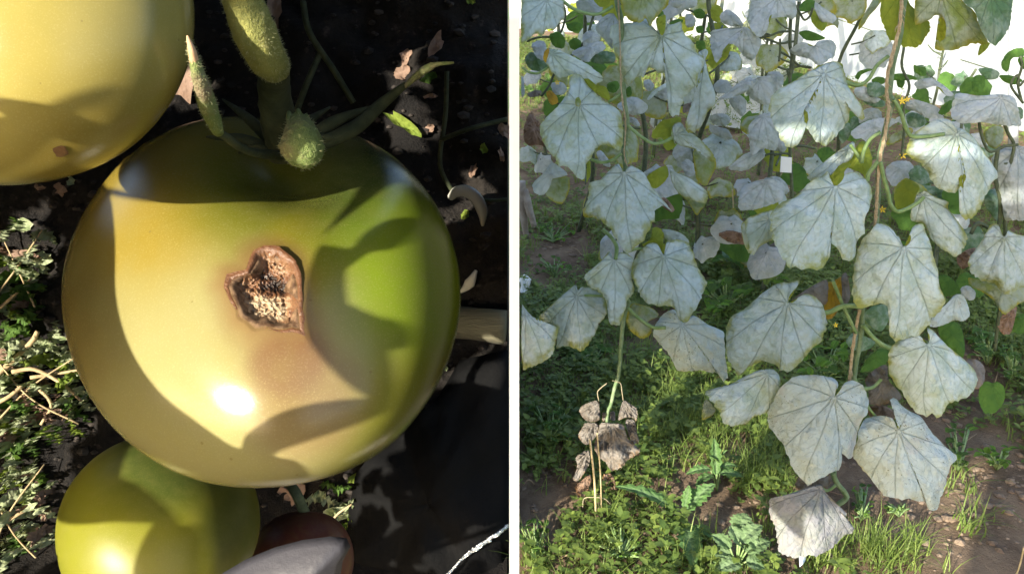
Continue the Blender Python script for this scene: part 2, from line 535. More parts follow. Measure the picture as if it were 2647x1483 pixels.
def skin_mat(name, R, cols, scar=False, rough=0.12, specks=True):
    """cols: list of (centre (u,v), radius, colour, weight) blended over the base colour cols[0]"""
    k = NT(name)
    sc = k.n('ShaderNodeVectorMath', operation='SCALE')
    k.l(k.coord(), sc.inputs[0]); sc.inputs['Scale'].default_value = 1.0 / R
    co = sc.outputs[0]
    sep = k.n('ShaderNodeSeparateXYZ')
    k.l(co, sep.inputs[0])
    col = None
    for (u, v), rad, c, wgt in cols:
        if col is None:
            rgb = k.n('ShaderNodeRGB'); rgb.outputs[0].default_value = (*c, 1); col = rgb.outputs[0]
            continue
        du = k.math('SUBTRACT', sep.outputs[0], u)
        dv = k.math('SUBTRACT', sep.outputs[1], v)
        d = k.math('SQRT', k.math('ADD', k.math('MULTIPLY', du, du), k.math('MULTIPLY', dv, dv)))
        d = k.math('ADD', d, k.math('MULTIPLY', k.math('SUBTRACT', k.noise(2.2, 2, 0.5, co), 0.5), 0.25))
        fac = k.math('MULTIPLY', k.math('SUBTRACT', 1.0, k.sstep(d, rad * 0.35, rad)), wgt)
        col = k.mix(fac, col, c)
    col = k.mix(k.math('MULTIPLY', k.sstep(k.noise(9, 5, 0.6, co), 0.35, 0.75), 0.16), col, (0.18, 0.16, 0.05))
    fine = k.noise(130, 3, 0.6, co)
    col = k.mix(k.math('MULTIPLY', k.sstep(fine, 0.5, 0.72), 0.10), col, (0.5, 0.46, 0.25))
    if specks:
        vo = k.n('ShaderNodeTexVoronoi'); vo.inputs['Scale'].default_value = 6.5; k.l(co, vo.inputs['Vector'])
        col = k.mix(k.math('MULTIPLY', k.math('LESS_THAN', vo.outputs['Distance'], 0.045), 0.55), col, (0.13, 0.10, 0.03))
    rgh = k.math('ADD', rough, k.math('MULTIPLY', fine, 0.12))
    if scar:
        m = k.attr('scar')
        halo = k.sstep(m, -0.75, 0.05)
        col = k.mix(k.math('MULTIPLY', halo, 0.75), col, (0.13, 0.066, 0.028))
        cork = k.mix(k.sstep(k.noise(26, 5, 0.65, co), 0.35, 0.65), (0.05, 0.025, 0.012), (0.17, 0.105, 0.06))
        col = k.mix(k.sstep(m, 0.02, 0.25), col, cork)
        rgh = k.math('ADD', rgh, k.math('MULTIPLY', k.sstep(m, 0.0, 0.3), 0.4))
    k.set(Base_Color=col, Roughness=rgh)
    k.b.inputs['Specular IOR Level'].default_value = 0.28
    k.b.inputs['Subsurface Weight'].default_value = 0.12
    k.b.inputs['Subsurface Radius'].default_value = (0.02, 0.016, 0.004)
    k.b.inputs['Subsurface Scale'].default_value = 0.6
    k.bump(k.noise(210, 3, 0.6, co), 0.07, 0.003)
    return k.m

def fruit_thing(fr, label, me, mat, name='tomato'):
    root = empty(name, fr.C - Vector((0, 0, fr.R)))
    me.materials.append(mat)
    o = bpy.data.objects.new('skin', me)
    COL.objects.link(o)
    o.parent = root
    o.matrix_parent_inverse = Matrix.Translation(-root.location)
    o.matrix_basis = fr.matrix()
    tag(root, label, 'tomato')
    return root

k = NT('hairy_green_stalk')
co = k.coord()
c = k.mix(k.sstep(k.noise(16, 4, 0.6, co), 0.35, 0.65), (0.150, 0.158, 0.034), (0.255, 0.247, 0.064))
c = k.mix(k.sstep(k.noise(90, 3, 0.6, co), 0.58, 0.7), c, (0.375, 0.338, 0.120))
k.set(Base_Color=c, Roughness=0.75)
k.bump(k.noise(150, 4, 0.7, co), 0.9, 0.006)
M['stalk'] = k.m
k = NT('green_sepal')
co = k.coord()
c = k.mix(k.sstep(k.noise(14, 4, 0.6, co), 0.4, 0.62), (0.128, 0.173, 0.045), (0.180, 0.143, 0.083))
c = k.mix(k.sstep(k.noise(100, 3, 0.6, co), 0.6, 0.7), c, (0.315, 0.345, 0.135))
k.set(Base_Color=c, Roughness=0.8)
k.bump(k.noise(130, 4, 0.7, co), 0.9, 0.006)
M['sepal'] = k.m
M['darkcalyx'] = simple('dark_calyx', (0.022, 0.028, 0.012), (0.05, 0.055, 0.025), 30, 0.9, 0.6, 0.004)  # calyx shade painted dark into the green; dead stems share it
M['hair'] = simple('pale_plant_hair', (0.34, 0.35, 0.16), (0.48, 0.46, 0.28), 30, 0.5, 0)
M['tip'] = simple('dry_sepal_tip', (0.40, 0.24, 0.12), (0.5, 0.32, 0.2), 60, 0.8, 0.4, 0.002)

def hairs(name, base_fn, n, length, parent, rad=0.0006, seed=1):
    """fine hairs; base_fn(rng) -> (point, normal)"""
    rng = random.Random(seed)
    items = []
    for _ in range(n):
        p, nn = base_fn(rng)
        d = (nn + Vector((rng.uniform(-.5, .5), rng.uniform(-.5, .5), rng.uniform(-.5, .5)))).normalized()
        L = length * rng.uniform(0.5, 1.2)
        e = p + d * L
        m = p + d * L * 0.55 + Vector((rng.uniform(-1, 1), rng.uniform(-1, 1), rng.uniform(-1, 1))) * L * 0.12
        items.append(tube_geo([p, m, e], [rad, rad * 0.8, rad * 0.25], sides=3, n=2))
    V, F = merge_geo(items)
    return tag(mesh_obj(name, V, F, M['hair'], parent), kind='stuff')
def tube_hairs(name, pts, radii, n, length, parent, seed=1, rad=0.0006):
    path = smooth_path(pts, 5)
    rr = np.interp(np.linspace(0, 1, len(path)), np.linspace(0, 1, len(radii)), radii)
    def f(rng):
        i = rng.randrange(1, len(path) - 1)
        t = (path[i + 1] - path[i - 1]).normalized()
        a = t.orthogonal().normalized(); b = t.cross(a)
        q = rng.uniform(0, 2 * math.pi)
        nn = a * math.cos(q) + b * math.sin(q)
        return path[i] + nn * rr[i] * 0.97 + t * rng.uniform(-.5, .5) * (path[i + 1] - path[i]).length, nn
    return hairs(name, f, n, length, parent, seed=seed, rad=rad)

# ---- the scarred tomato in the middle
FM = Fruit(690, 738, 478, 1.12, a=0.22, b=-0.60)
SCAR = [(640, 632), (665, 622), (700, 625), (742, 655), (752, 700), (754, 780), (764, 840), (735, 828), (690, 832), (640, 828), (606, 800), (588, 760), (568, 722), (575, 695), (622, 680), (630, 655)]
spoly = [FM.unit(*p) for p in SCAR]
sdf = poly_sd(spoly)
SCARC = FM.unit(670, 745)
def scar_mask(u, v):
    if abs(u - SCARC[0]) > 0.5 or abs(v - SCARC[1]) > 0.62: return -1.0
    d = sdf(u, v) + 0.010 * noise.noise(Vector((u * 16, v * 16, 0)))
    if d > 0:
        below = max(0.0, (SCARC[1] - v)) * 0.5                       # bruise spreads downwards
        return -min(1.0, d / (0.16 + 0.75 * below))
    return min(1.0, -d / (0.06 + 0.05 * noise.noise(Vector((u * 11, v * 11, 2.0)))))
du, dv = FM.unit(735, 345)
dq = Vector((du, dv, math.sqrt(max(0.05, 1 - du * du - dv * dv)))).normalized()
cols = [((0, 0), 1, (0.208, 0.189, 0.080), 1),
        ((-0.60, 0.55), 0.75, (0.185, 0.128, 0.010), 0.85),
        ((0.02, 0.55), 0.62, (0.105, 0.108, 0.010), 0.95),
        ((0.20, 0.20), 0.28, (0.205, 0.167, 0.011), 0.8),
        ((0.72, 0.42), 0.85, (0.033, 0.054, 0.009), 1.0),  # green side, its shaded part painted dark
        ((0.70, 0.06), 0.62, (0.163, 0.226, 0.014), 0.95),  # sunlit ellipse on the green side, painted lighter
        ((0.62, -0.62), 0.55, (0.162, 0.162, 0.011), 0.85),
        ((-0.98, -0.2), 0.45, (0.118, 0.086, 0.022), 0.7),  # left crescent of shade tinted into the skin
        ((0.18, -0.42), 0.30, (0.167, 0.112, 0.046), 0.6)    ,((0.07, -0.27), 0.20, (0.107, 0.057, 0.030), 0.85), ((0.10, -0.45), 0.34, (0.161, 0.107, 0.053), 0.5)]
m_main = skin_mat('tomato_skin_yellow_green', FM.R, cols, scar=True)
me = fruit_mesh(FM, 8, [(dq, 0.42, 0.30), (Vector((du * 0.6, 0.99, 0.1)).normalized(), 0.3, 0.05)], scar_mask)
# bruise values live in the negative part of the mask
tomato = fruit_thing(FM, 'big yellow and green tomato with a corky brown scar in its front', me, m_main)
# crumbs and torn rim of the scar
rng = random.Random(5)
items = []
k = NT('corky_crumb')
co = k.coord()
c = k.mix(k.sstep(k.noise(38, 3, 0.6, co), 0.42, 0.62), (0.30, 0.22, 0.13), (0.15, 0.075, 0.035))
k.set(Base_Color=c, Roughness=0.6)
k.bump(k.noise(300, 3, 0.6, co), 0.6, 0.003)
M['crumb'] = k.m
NXs, NYs = 150, 170
idx, V, F, HT = {}, [], [], []
for gy in range(NYs + 1):
    for gx in range(NXs + 1):
        x, y = 555 + 220 * gx / NXs, 612 + 245 * gy / NYs
        u, v = FM.unit(x, y)
        d = sdf(u, v) + 0.012 * noise.noise(Vector((u * 16, v * 16, 0)))
        if d > 0.010: continue
        inn = min(1.0, max(0.0, -d / 0.055)); inn = inn * inn * (3 - 2 * inn)
        q = Vector((u * 21, v * 21, 1.3))
        bil = 1 - abs(noise.noise(q)) * 1.6
        lump = 0.5 * bil + 0.35 * (1 - 2 * abs(noise.noise(q * 2.3))) + 0.18 * noise.noise(q * 5.1)
        hole = math.exp(-(((x - 706) / 44) ** 2 + ((y - 722) / 22) ** 2)) + .7 * math.exp(-(((x - 672) / 22) ** 2 + ((y - 690) / 18) ** 2)) + .6 * math.exp(-(((x - 742) / 12) ** 2 + ((y - 800) / 26) ** 2))
        lift = 0.003 + inn * (-0.085 + 0.036 * lump) - 0.05 * hole * inn
        idx[(gx, gy)] = len(V)
        V.append(FM.px(x, y, lift))
        hv = min(1, max(0, 0.42 + 0.5 * lump - 0.8 * hole + (0.25 if y > 745 else 0) * inn)); HT.append(.46 + (hv - .46) * inn)
for gy in range(NYs):
    for gx in range(NXs):
        q = [(gx, gy), (gx, gy + 1), (gx + 1, gy + 1), (gx + 1, gy)]
        if all(c_ in idx for c_ in q): F.append(tuple(idx[c_] for c_ in q))
k = NT('corky_scar'); co = k.coord()
c = k.ramp(k.math('ADD', k.attr('height'), k.math('MULTIPLY', k.math('SUBTRACT', k.noise(120, 4, .6, co), .5), .5)), [(0.12, (0.018, 0.009, 0.005)), (0.45, (0.105, 0.044, 0.019)), (0.74, (0.17, 0.092, 0.046)), (1.0, (0.30, 0.225, 0.14))])
k.set(Base_Color=c, Roughness=.38)
k.bump(k.noise(260, 4, .65, co), .6, .003)
M['scab'] = k.m
o = mesh_obj('corky_scar', V, F, M['scab'], tomato, attrs={'height': HT})
o['label'] = 'rough brown corky scar sunk into the tomato skin'

# calyx, sepals and the hairy stalk
cal = FM.px(725, 350, -0.10)
def dn(x, y, depth):           # display pixel at a given depth along the axis
    return at_depth(*dsp(x, y), depth)
pxm = K / FPX                   # metres per display pixel at 1 m
st = [dn(585, -80, 0.78), dn(610, 0, 0.80), dn(640, 80, 0.82), dn(668, 140, 0.85), dn(692, 172, 0.89)]
sr = [50 * pxm * .78, 50 * pxm * .80, 55 * pxm * .82, 50 * pxm * .85, 38 * pxm * .89]
stalk = tube('stalk', st, sr, M['stalk'], tomato, sides=20, n=8, wob=0.10)
tube_hairs('stalk_hairs', st, sr, 1400, 0.0036, stalk, seed=3, rad=0.00014)
pd = [dn(690, 165, 0.895), dn(690, 230, 0.95), dn(700, 300, 0.99), cal]
tube('pedicel', pd, [38 * pxm * .9, 40 * pxm * .95, 44 * pxm, 46 * pxm], M['darkcalyx'], tomato, sides=14, n=6, wob=0.1)
# dark star of sepals lying on the shoulder
for i, (x, y, dp, wd) in enumerate([(520, 345, 1.03, 30), (600, 385, 1.01, 26), (870, 345, 1.02, 28), (960, 262, 1.06, 30), (830, 270, 1.09, 26), (560, 250, 1.10, 26)]):
    e = dn(x, y, dp)
    mid = cal.lerp(e, 0.5) - FWD * 0.015 + UP * 0.006
    tube('sepal', [cal, mid, e], [18 * pxm, wd * .55 * pxm, 3 * pxm], M['darkcalyx'], tomato, sides=8, n=6)
# sunlit sepal at the left of the stalk
sp = [dn(548, 330, .84), dn(524, 270, .79), dn(503, 200, .75), dn(486, 140, .73), dn(476, 98, .72)]
rr = [13 * pxm, 18 * pxm, 14 * pxm, 8 * pxm, 2.5 * pxm]
tube('sepal_base', [cal, cal.lerp(sp[0], .6) - UP * .01, sp[0]], [14 * pxm, 10 * pxm, 9 * pxm], M['darkcalyx'], tomato, sides=8, n=4)
s1 = tube('sepal', sp, rr, M['sepal'], tomato, sides=10, n=6, wob=.15)
tube_hairs('sepal_hairs', sp, rr, 420, 0.003, s1, seed=4, rad=0.00014)
tube('sepal_tip', [dn(490, 158, .735), dn(484, 130, .725), dn(475, 102, .718), dn(471, 90, .716)], [9 * pxm, 7.5 * pxm, 4 * pxm, 1.5 * pxm], M['tip'], s1, sides=7, n=4)
# stubby split sepal bud in the dent
sp = [dn(757, 408, .93), dn(759, 395, .925), dn(760, 370, .92), dn(757, 335, .925), dn(748, 300, .94)]
rr = [20 * pxm, 42 * pxm, 52 * pxm, 40 * pxm, 20 * pxm]
s2 = tube('sepal', sp, rr, M['sepal'], tomato, sides=16, n=6, wob=.12)
tube_hairs('sepal_hairs', sp, rr, 420, 0.005, s2, seed=6, rad=0.00015)
for x, y in ((727, 283), (750, 277), (770, 290)):
    tube('sepal_tip', [dn(x + 4, y + 40, .925), dn(x + 2, y + 15, .93), dn(x, y, .94)], [9 * pxm, 9 * pxm, 5 * pxm], M['sepal'], s2, sides=7, n=4)
# link so that the bud hangs on the calyx
tube('sepal_base', [cal, cal.lerp(sp[1], .5), sp[1]], [14 * pxm, 16 * pxm, 14 * pxm], M['darkcalyx'], tomato, sides=8, n=3)
# long sepal to the right, shade painted dark along it, sunlit tip green
lp = [cal, dn(880, 330, 1.02), dn(960, 262, 1.04), dn(1022, 212, 1.03)]
tube('sepal', lp, [18 * pxm, 20 * pxm, 16 * pxm, 9 * pxm], M['darkcalyx'], tomato, sides=8, n=5)
lp = [dn(1018, 218, 1.03), dn(1050, 190, 1.02), dn(1075, 172, 1.01), dn(1100, 162, 1.0), dn(1142, 158, 1.0)]
tube('sepal_tip', lp, [6 * pxm, 10 * pxm, 11 * pxm, 6 * pxm, 3 * pxm], M['sepal'], tomato, sides=8, n=5, wob=.2)

# ---- other tomatoes
FU = Fruit(-38, -26, 494, 1.02, a=0.42, b=-0.42)
cu = [((0, 0), 1, (0.239, 0.198, 0.054), 1), ((0.5, -0.9), 0.75, (0.150, 0.102, 0.015), 0.8), ((-0.2, 0.5), 0.8, (0.258, 0.229, 0.084), 0.6)]  # shade at the lower right painted browner into the skin
m2 = skin_mat('tomato_skin_pale_yellow', FU.R, cu)
t2 = fruit_thing(FU, 'large pale yellow tomato overlapping the top of the scarred tomato', fruit_mesh(FU, 7, [(Vector((0.1, .95, .2)).normalized(), .35, .18)], seed=3), m2)
sp0 = FU.C + FU.v * FU.R * 0.86 - FU.w * FU.R * 0.2
tube('stalk', [sp0, sp0 + Vector((0.02, 0.0, 0.06)), sp0 + Vector((0.05, 0, 0.14))], [.02, .018, .018], M['stalk'], t2, sides=10)
M['blemish'] = simple('brown_blemish', (0.05, 0.022, 0.008), (0.09, 0.045, 0.015), 60, .6, .4, .002)
V = [FU.px(152, 380, .004)]
for q in range(12):
    V.append(FU.px(152 + 19 * math.cos(q * .5236) * (1 + .25 * math.sin(q * 2.1)), 380 + 15 * math.sin(q * .5236), .0025))
mesh_obj('blemish', V, [(0, 1 + q, 1 + (q + 1) % 12) for q in range(12)][::1], M['blemish'], t2)
FL = Fruit(408, 1318, 236, 1.36, a=0.05, b=-0.30)
cl = [((0, 0), 1, (0.139, 0.139, 0.010), 1), ((0.0, 0.75), 0.9, (0.039, 0.057, 0.010), 0.95), ((0.7, 0.0), 0.5, (0.064, 0.075, 0.016), 0.7), ((-0.1, -0.7), 0.7, (0.182, 0.171, 0.027), 0.7)]  # shaded top and right painted darker, lit base painted yellower
m3 = skin_mat('tomato_skin_green', FL.R, cl, rough=.34)
t3 = fruit_thing(FL, 'smaller green tomato with its shaded top painted darker, hanging under the scarred tomato', fruit_mesh(FL, 6, [(Vector((0, .98, -.1)).normalized(), .35, .15)], seed=8), m3)
e3 = FL.C + FL.v * FL.R * 0.8
tube('stalk', [e3, e3 + Vector((0.03, .05, .08)), e3 + Vector((0.06, .10, .20)), e3 + Vector((.10, .10, .42))], [.011, .010, .010, .012], M['stalk'], t3, sides=8)
FR = Fruit(760, 1410, 128, 1.50, a=0.0, b=-0.25)
cr = [((0, 0), 1, (0.085, 0.022, 0.018), 1), ((-0.15, -0.55), 0.95, (0.27, 0.27, 0.31), 0.92), ((0.8, -0.6), 0.4, (0.12, 0.02, 0.02), 1.0)]  # grey patch is a sky reflection painted on the lower half
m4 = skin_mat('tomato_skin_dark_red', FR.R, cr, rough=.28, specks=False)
t4 = fruit_thing(FR, 'small dark red tomato with a painted grey sky sheen below the scarred tomato', fruit_mesh(FR, 6, [(Vector((0, .98, -.1)).normalized(), .35, .12)], seed=2), m4)
e4 = FR.C + FR.v * FR.R * 0.85
tube('stalk', [e4, e4 + Vector((-.015, .0, .06)), dn(700, 1200, 1.5)], [.010, .009, .010], M['darkstem'], t4, sides=8)

# ---- unseen tomato plant, added with leaves cut to shade the fruit
M['tleaf'] = leaf_mat('tomato_leaf', (0.07, 0.14, 0.03), (0.05, 0.10, 0.025), (0.08, 0.13, 0.03), (0.12, 0.18, 0.06), (0.10, 0.16, 0.05), 0.12)
plant = empty('shade_tomato_plant', Vector((-1.15, 0.55, 0.0)))
tag(plant, 'unseen tomato plant added beside the fruit, its leaves cut to shade the tomatoes', 'tomato plant')
tube('stem', [(-1.15, .55, 0), (-1.13, .57, .5), (-1.16, .53, 1.0), (-1.12, .56, 1.5), (-1.15, .55, 1.95)], [.022, .02, .019, .016, .01], M['stalk'], plant, sides=10)
LN = SUNV.normalized()
def caster(fr, poly, t):
    """a leaf blade whose shadow falls on the given patch (display pixels) of a fruit"""
    pts = []
    n = len(poly)
    for i in range(n):
        p0, p1, p2, p3 = (Vector(poly[(i + q) % n]) for q in (-1, 0, 1, 2))
        for q in range(5):
            t_ = q / 5
            c_ = 0.5 * (2 * p1 + (p2 - p0) * t_ + (2 * p0 - 5 * p1 + 4 * p2 - p3) * t_ ** 2 + (3 * p1 - p0 - 3 * p2 + p3) * t_ ** 3)
            p = fr.px(c_.x, c_.y)
            p = p + LN * (t - (p - fr.C).dot(LN))
            if not pts or (p - pts[-1]).length > .003: pts.append(p)
    cen = sum(pts, Vector()) / len(pts)
    bm = bmesh.new()
    vs = [bm.verts.new(p) for p in pts]
    f = bm.faces.new(vs)
    bmesh.ops.triangulate(bm, faces=[f], ngon_method='EAR_CLIP')
    r = bmesh.ops.extrude_face_region(bm, geom=bm.faces[:])
    bmesh.ops.translate(bm, vec=LN * 0.003, verts=[e for e in r['geom'] if isinstance(e, bmesh.types.BMVert)])
    bmesh.ops.recalc_face_normals(bm, faces=bm.faces[:])
    me = bpy.data.meshes.new('leaf')
    bm.to_mesh(me); bm.free()
    me.materials.append(M['tleaf'])
    o = bpy.data.objects.new('leaf', me)  # unseen blade, shaped to the outline of its shadow
    COL.objects.link(o)
    place_child(o, plant)
    near = min(pts, key=lambda q: (q - Vector((-1.15, .55, q.z))).length)
    zz = max(0.2, min(1.9, near.z - 0.1))
    tube('petiole', [(-1.15, .55, zz), Vector((-1.15, .55, zz + .05)).lerp(near, .5), near.lerp(cen, 0.05)], [.006, .005, .004], M['stalk'], plant, sides=6)
    return pts
CAST = []
CAST.append(caster(FM, [(215, 430), (268, 470), (285, 600), (292, 750), (330, 880), (400, 985), (500, 1065), (598, 1126), (622, 1092), (700, 1040), (800, 1012), (932, 1000), (1010, 1012), (990, 1032), (850, 1085), (695, 1140), (750, 1160), (778, 1195), (760, 1260), (560, 1270), (330, 1180), (170, 1000), (90, 740), (120, 520)], 0.72))
CAST.append(caster(FM, [(798, 560), (775, 640), (762, 720), (768, 830), (800, 890), (860, 950), (940, 1000), (1010, 1010), (1090, 930), (1150, 800), (1130, 800), (1060, 862), (990, 880), (920, 860), (880, 800), (862, 700), (880, 590), (960, 540), (1060, 560), (1135, 640), (1160, 620), (1150, 500), (1050, 440), (900, 440)], 0.78))
CAST.append(caster(FU, [(-90, 294), (0, 292), (120, 291), (215, 280), (290, 250), (335, 210), (375, 265), (300, 360), (200, 425), (60, 466), (-90, 465)], 0.6))
CAST.append(caster(FL, [(130, 1100), (300, 1060), (480, 1080), (600, 1160), (608, 1330), (575, 1480), (522, 1500), (518, 1335), (430, 1318), (300, 1312), (130, 1300)], 0.8))
k = NT('painted_sky_sheen'); co = k.coord()  # sky reflection on the red tomato, built as a grey blade
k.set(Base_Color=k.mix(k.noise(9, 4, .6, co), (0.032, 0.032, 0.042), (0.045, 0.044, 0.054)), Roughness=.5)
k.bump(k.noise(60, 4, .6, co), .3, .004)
M['sky_sheen'] = k.m
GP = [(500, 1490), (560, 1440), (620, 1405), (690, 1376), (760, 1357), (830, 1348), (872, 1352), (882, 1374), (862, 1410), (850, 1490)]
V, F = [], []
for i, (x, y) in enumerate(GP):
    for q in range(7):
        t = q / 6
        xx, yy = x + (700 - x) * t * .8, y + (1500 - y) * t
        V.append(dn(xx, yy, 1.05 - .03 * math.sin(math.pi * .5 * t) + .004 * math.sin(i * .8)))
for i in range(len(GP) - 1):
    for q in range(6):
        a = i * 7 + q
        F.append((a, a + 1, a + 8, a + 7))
o = mesh_obj('leaf', V, F, M['sky_sheen'], plant)
o['label'] = 'grey lilac blade standing for the sky sheen on the dark red tomato'
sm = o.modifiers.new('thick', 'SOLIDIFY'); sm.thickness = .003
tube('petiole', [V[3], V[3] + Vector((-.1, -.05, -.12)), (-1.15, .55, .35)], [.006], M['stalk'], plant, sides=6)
# added leaflets, out of view, that keep the bank in shade
keep = []
for fr in (FM, FU, FL):
    for x in np.linspace(-.9, .9, 9):
        for y in np.linspace(-.9, .9, 9):
            if x * x + y * y < 1.0:
                keep.append(fr.px(fr.cx + x * fr.Rd * fr.sx, fr.cy - y * fr.Rd))
for x, y, dd in ((600, 20, .8), (640, 80, .82), (680, 150, .87), (560, 0, .79), (512, 240, .77), (486, 140, .73), (545, 320, .83), (760, 350, .92), (760, 390, .92), (1060, 185, 1.02)):
    keep.append(dn(x, y, dd))
LIT = [(60, 900, 90), (40, 1000, 90), (120, 1050, 60), (60, 1230, 80), (130, 1330, 60), (40, 640, 60), (440, 230, 30), (1185, 520, 40), (1010, 320, 40), (1215, 380, 25), (1150, 1370, 16), (1240, 1310, 16), (1200, 1335, 16), (880, 1240, 40), (70, 930, 120), (990, 1125, 25), (1020, 180, 30), (30, 560, 30), (1060, 560, 0)]
for x, y, r in LIT:
    keep.append(bank_px(x, y, 0.03))
KP = np.array([tuple(p) for p in keep])
KR = np.array([0.035] * (len(keep) - len(LIT)) + [r * pxm * BZ for _, _, r in LIT])
rng = random.Random(11)
items = []
Ln = np.array(tuple(LN))
sizes = 0
for i in range(5200):
    x, y = rng.uniform(-500, 1270), rng.uniform(-250, 1560)
    p = bank_px(x, y) + LN * rng.uniform(1.10, 1.7)
    if p.z < 0.05: continue
    s = rng.uniform(0.035, 0.075)
    d = np.array(tuple(p)) - KP
    al = d @ Ln
    perp = np.linalg.norm(d - al[:, None] * Ln, axis=1)
    if np.any((al > 0) & (perp < KR + s * 0.75)): continue
    c = p - CAM
    zz = c.dot(FWD)
    if zz > 0.03 and abs(c.dot(RIGHT)) < 0.70 * zz + s and abs(c.dot(UP)) < 0.42 * zz + s: continue
    if zz <= 0.03 and c.length < 0.35: continue
    if p.x > -0.14: continue
    nn = (LN + Vector((rng.uniform(-.6, .6), rng.uniform(-.6, .6), rng.uniform(-.6, .6)))).normalized()
    a = nn.orthogonal().normalized()
    a = (Matrix.Rotation(rng.uniform(0, 6.28), 3, nn) @ a)
    b = nn.cross(a)
    v = [p - a * s, p - a * s * .3 + b * s * .5, p + a * s * .45 + b * s * .42, p + a * s * 1.05, p + a * s * .45 - b * s * .42, p - a * s * .3 - b * s * .5]
    items.append((v, [(0, 1, 2, 3, 4, 5)]))
V, F = merge_geo(items)
tag(mesh_obj('shade_leaflets', V, F, M['tleaf'], plant, smooth=False), kind='stuff')

# ---- litter and weeds on the dark bank
def bank_frame(x, y):
    return bank_px(x, y), RIGHT, UP, -FWD
def flake(name, x, y, w, h, rot, mat, label=None, cat=None, group=None, curl=0.35, lift=0.01, seed=0, parent=None):
    """crinkled flat scrap (dead leaf, chip) lying on the bank; sizes in display pixels"""
    p = bank_px(x, y)
    e1 = RIGHT * math.cos(rot) + UP * math.sin(rot)
    e2 = -RIGHT * math.sin(rot) + UP * math.cos(rot)
    W, H = w * pxm * BZ / 2, h * pxm * BZ / 2
    V, F, n = [], [], 14
    rngf = random.Random(seed)
    rad = [1 + rngf.uniform(-.3, .25) for _ in range(n)]
    att = []
    for ring, q in enumerate((0.0, .5, 1.0)):
        for i in range(n if q else 1):
            a = 2 * math.pi * i / n
            r = q * rad[i]
            z = lift + curl * (W + H) * .5 * (q * q) * (0.5 + 0.8 * math.sin(2 * a + seed)) + 0.01 * q * rngf.uniform(-1, 1)
            V.append(p + e1 * (math.cos(a) * r * W) + e2 * (math.sin(a) * r * H) - FWD * max(z, 0.004))
            att.append(q)
    for i in range(n):
        j = (i + 1) % n
        F.append((0, 1 + i, 1 + j))
        F.append((1 + i, 1 + n + i, 1 + n + j, 1 + j))
    o = mesh_obj(name, V, F, mat, parent, attrs={'edge': att, 'vein': [0.0] * len(V)})
    if label: tag(o, label, cat, group)
    return o
M['scrap'] = leaf_mat('tan_leaf_scrap', (0.270, 0.180, 0.135), (0.203, 0.128, 0.090), (0.225, 0.150, 0.105), (0.150, 0.112, 0.075), (0.225, 0.150, 0.105), 0.1)
M['lime'] = leaf_mat('lime_leaf_scrap', (0.210, 0.270, 0.045), (0.165, 0.240, 0.038), (0.225, 0.270, 0.060), (0.150, 0.225, 0.038), (0.195, 0.255, 0.038), 0.3)
M['palegreen'] = leaf_mat('pale_crinkled_leaf', (0.324, 0.365, 0.223), (0.203, 0.263, 0.112), (0.456, 0.466, 0.324), (0.456, 0.466, 0.304), (0.263, 0.304, 0.142), 0.2)
M['mid'] = leaf_mat('mid_green_weed', (0.075, 0.143, 0.026), (0.053, 0.105, 0.022), (0.105, 0.180, 0.038), (0.120, 0.188, 0.060), (0.112, 0.195, 0.030), 0.3)

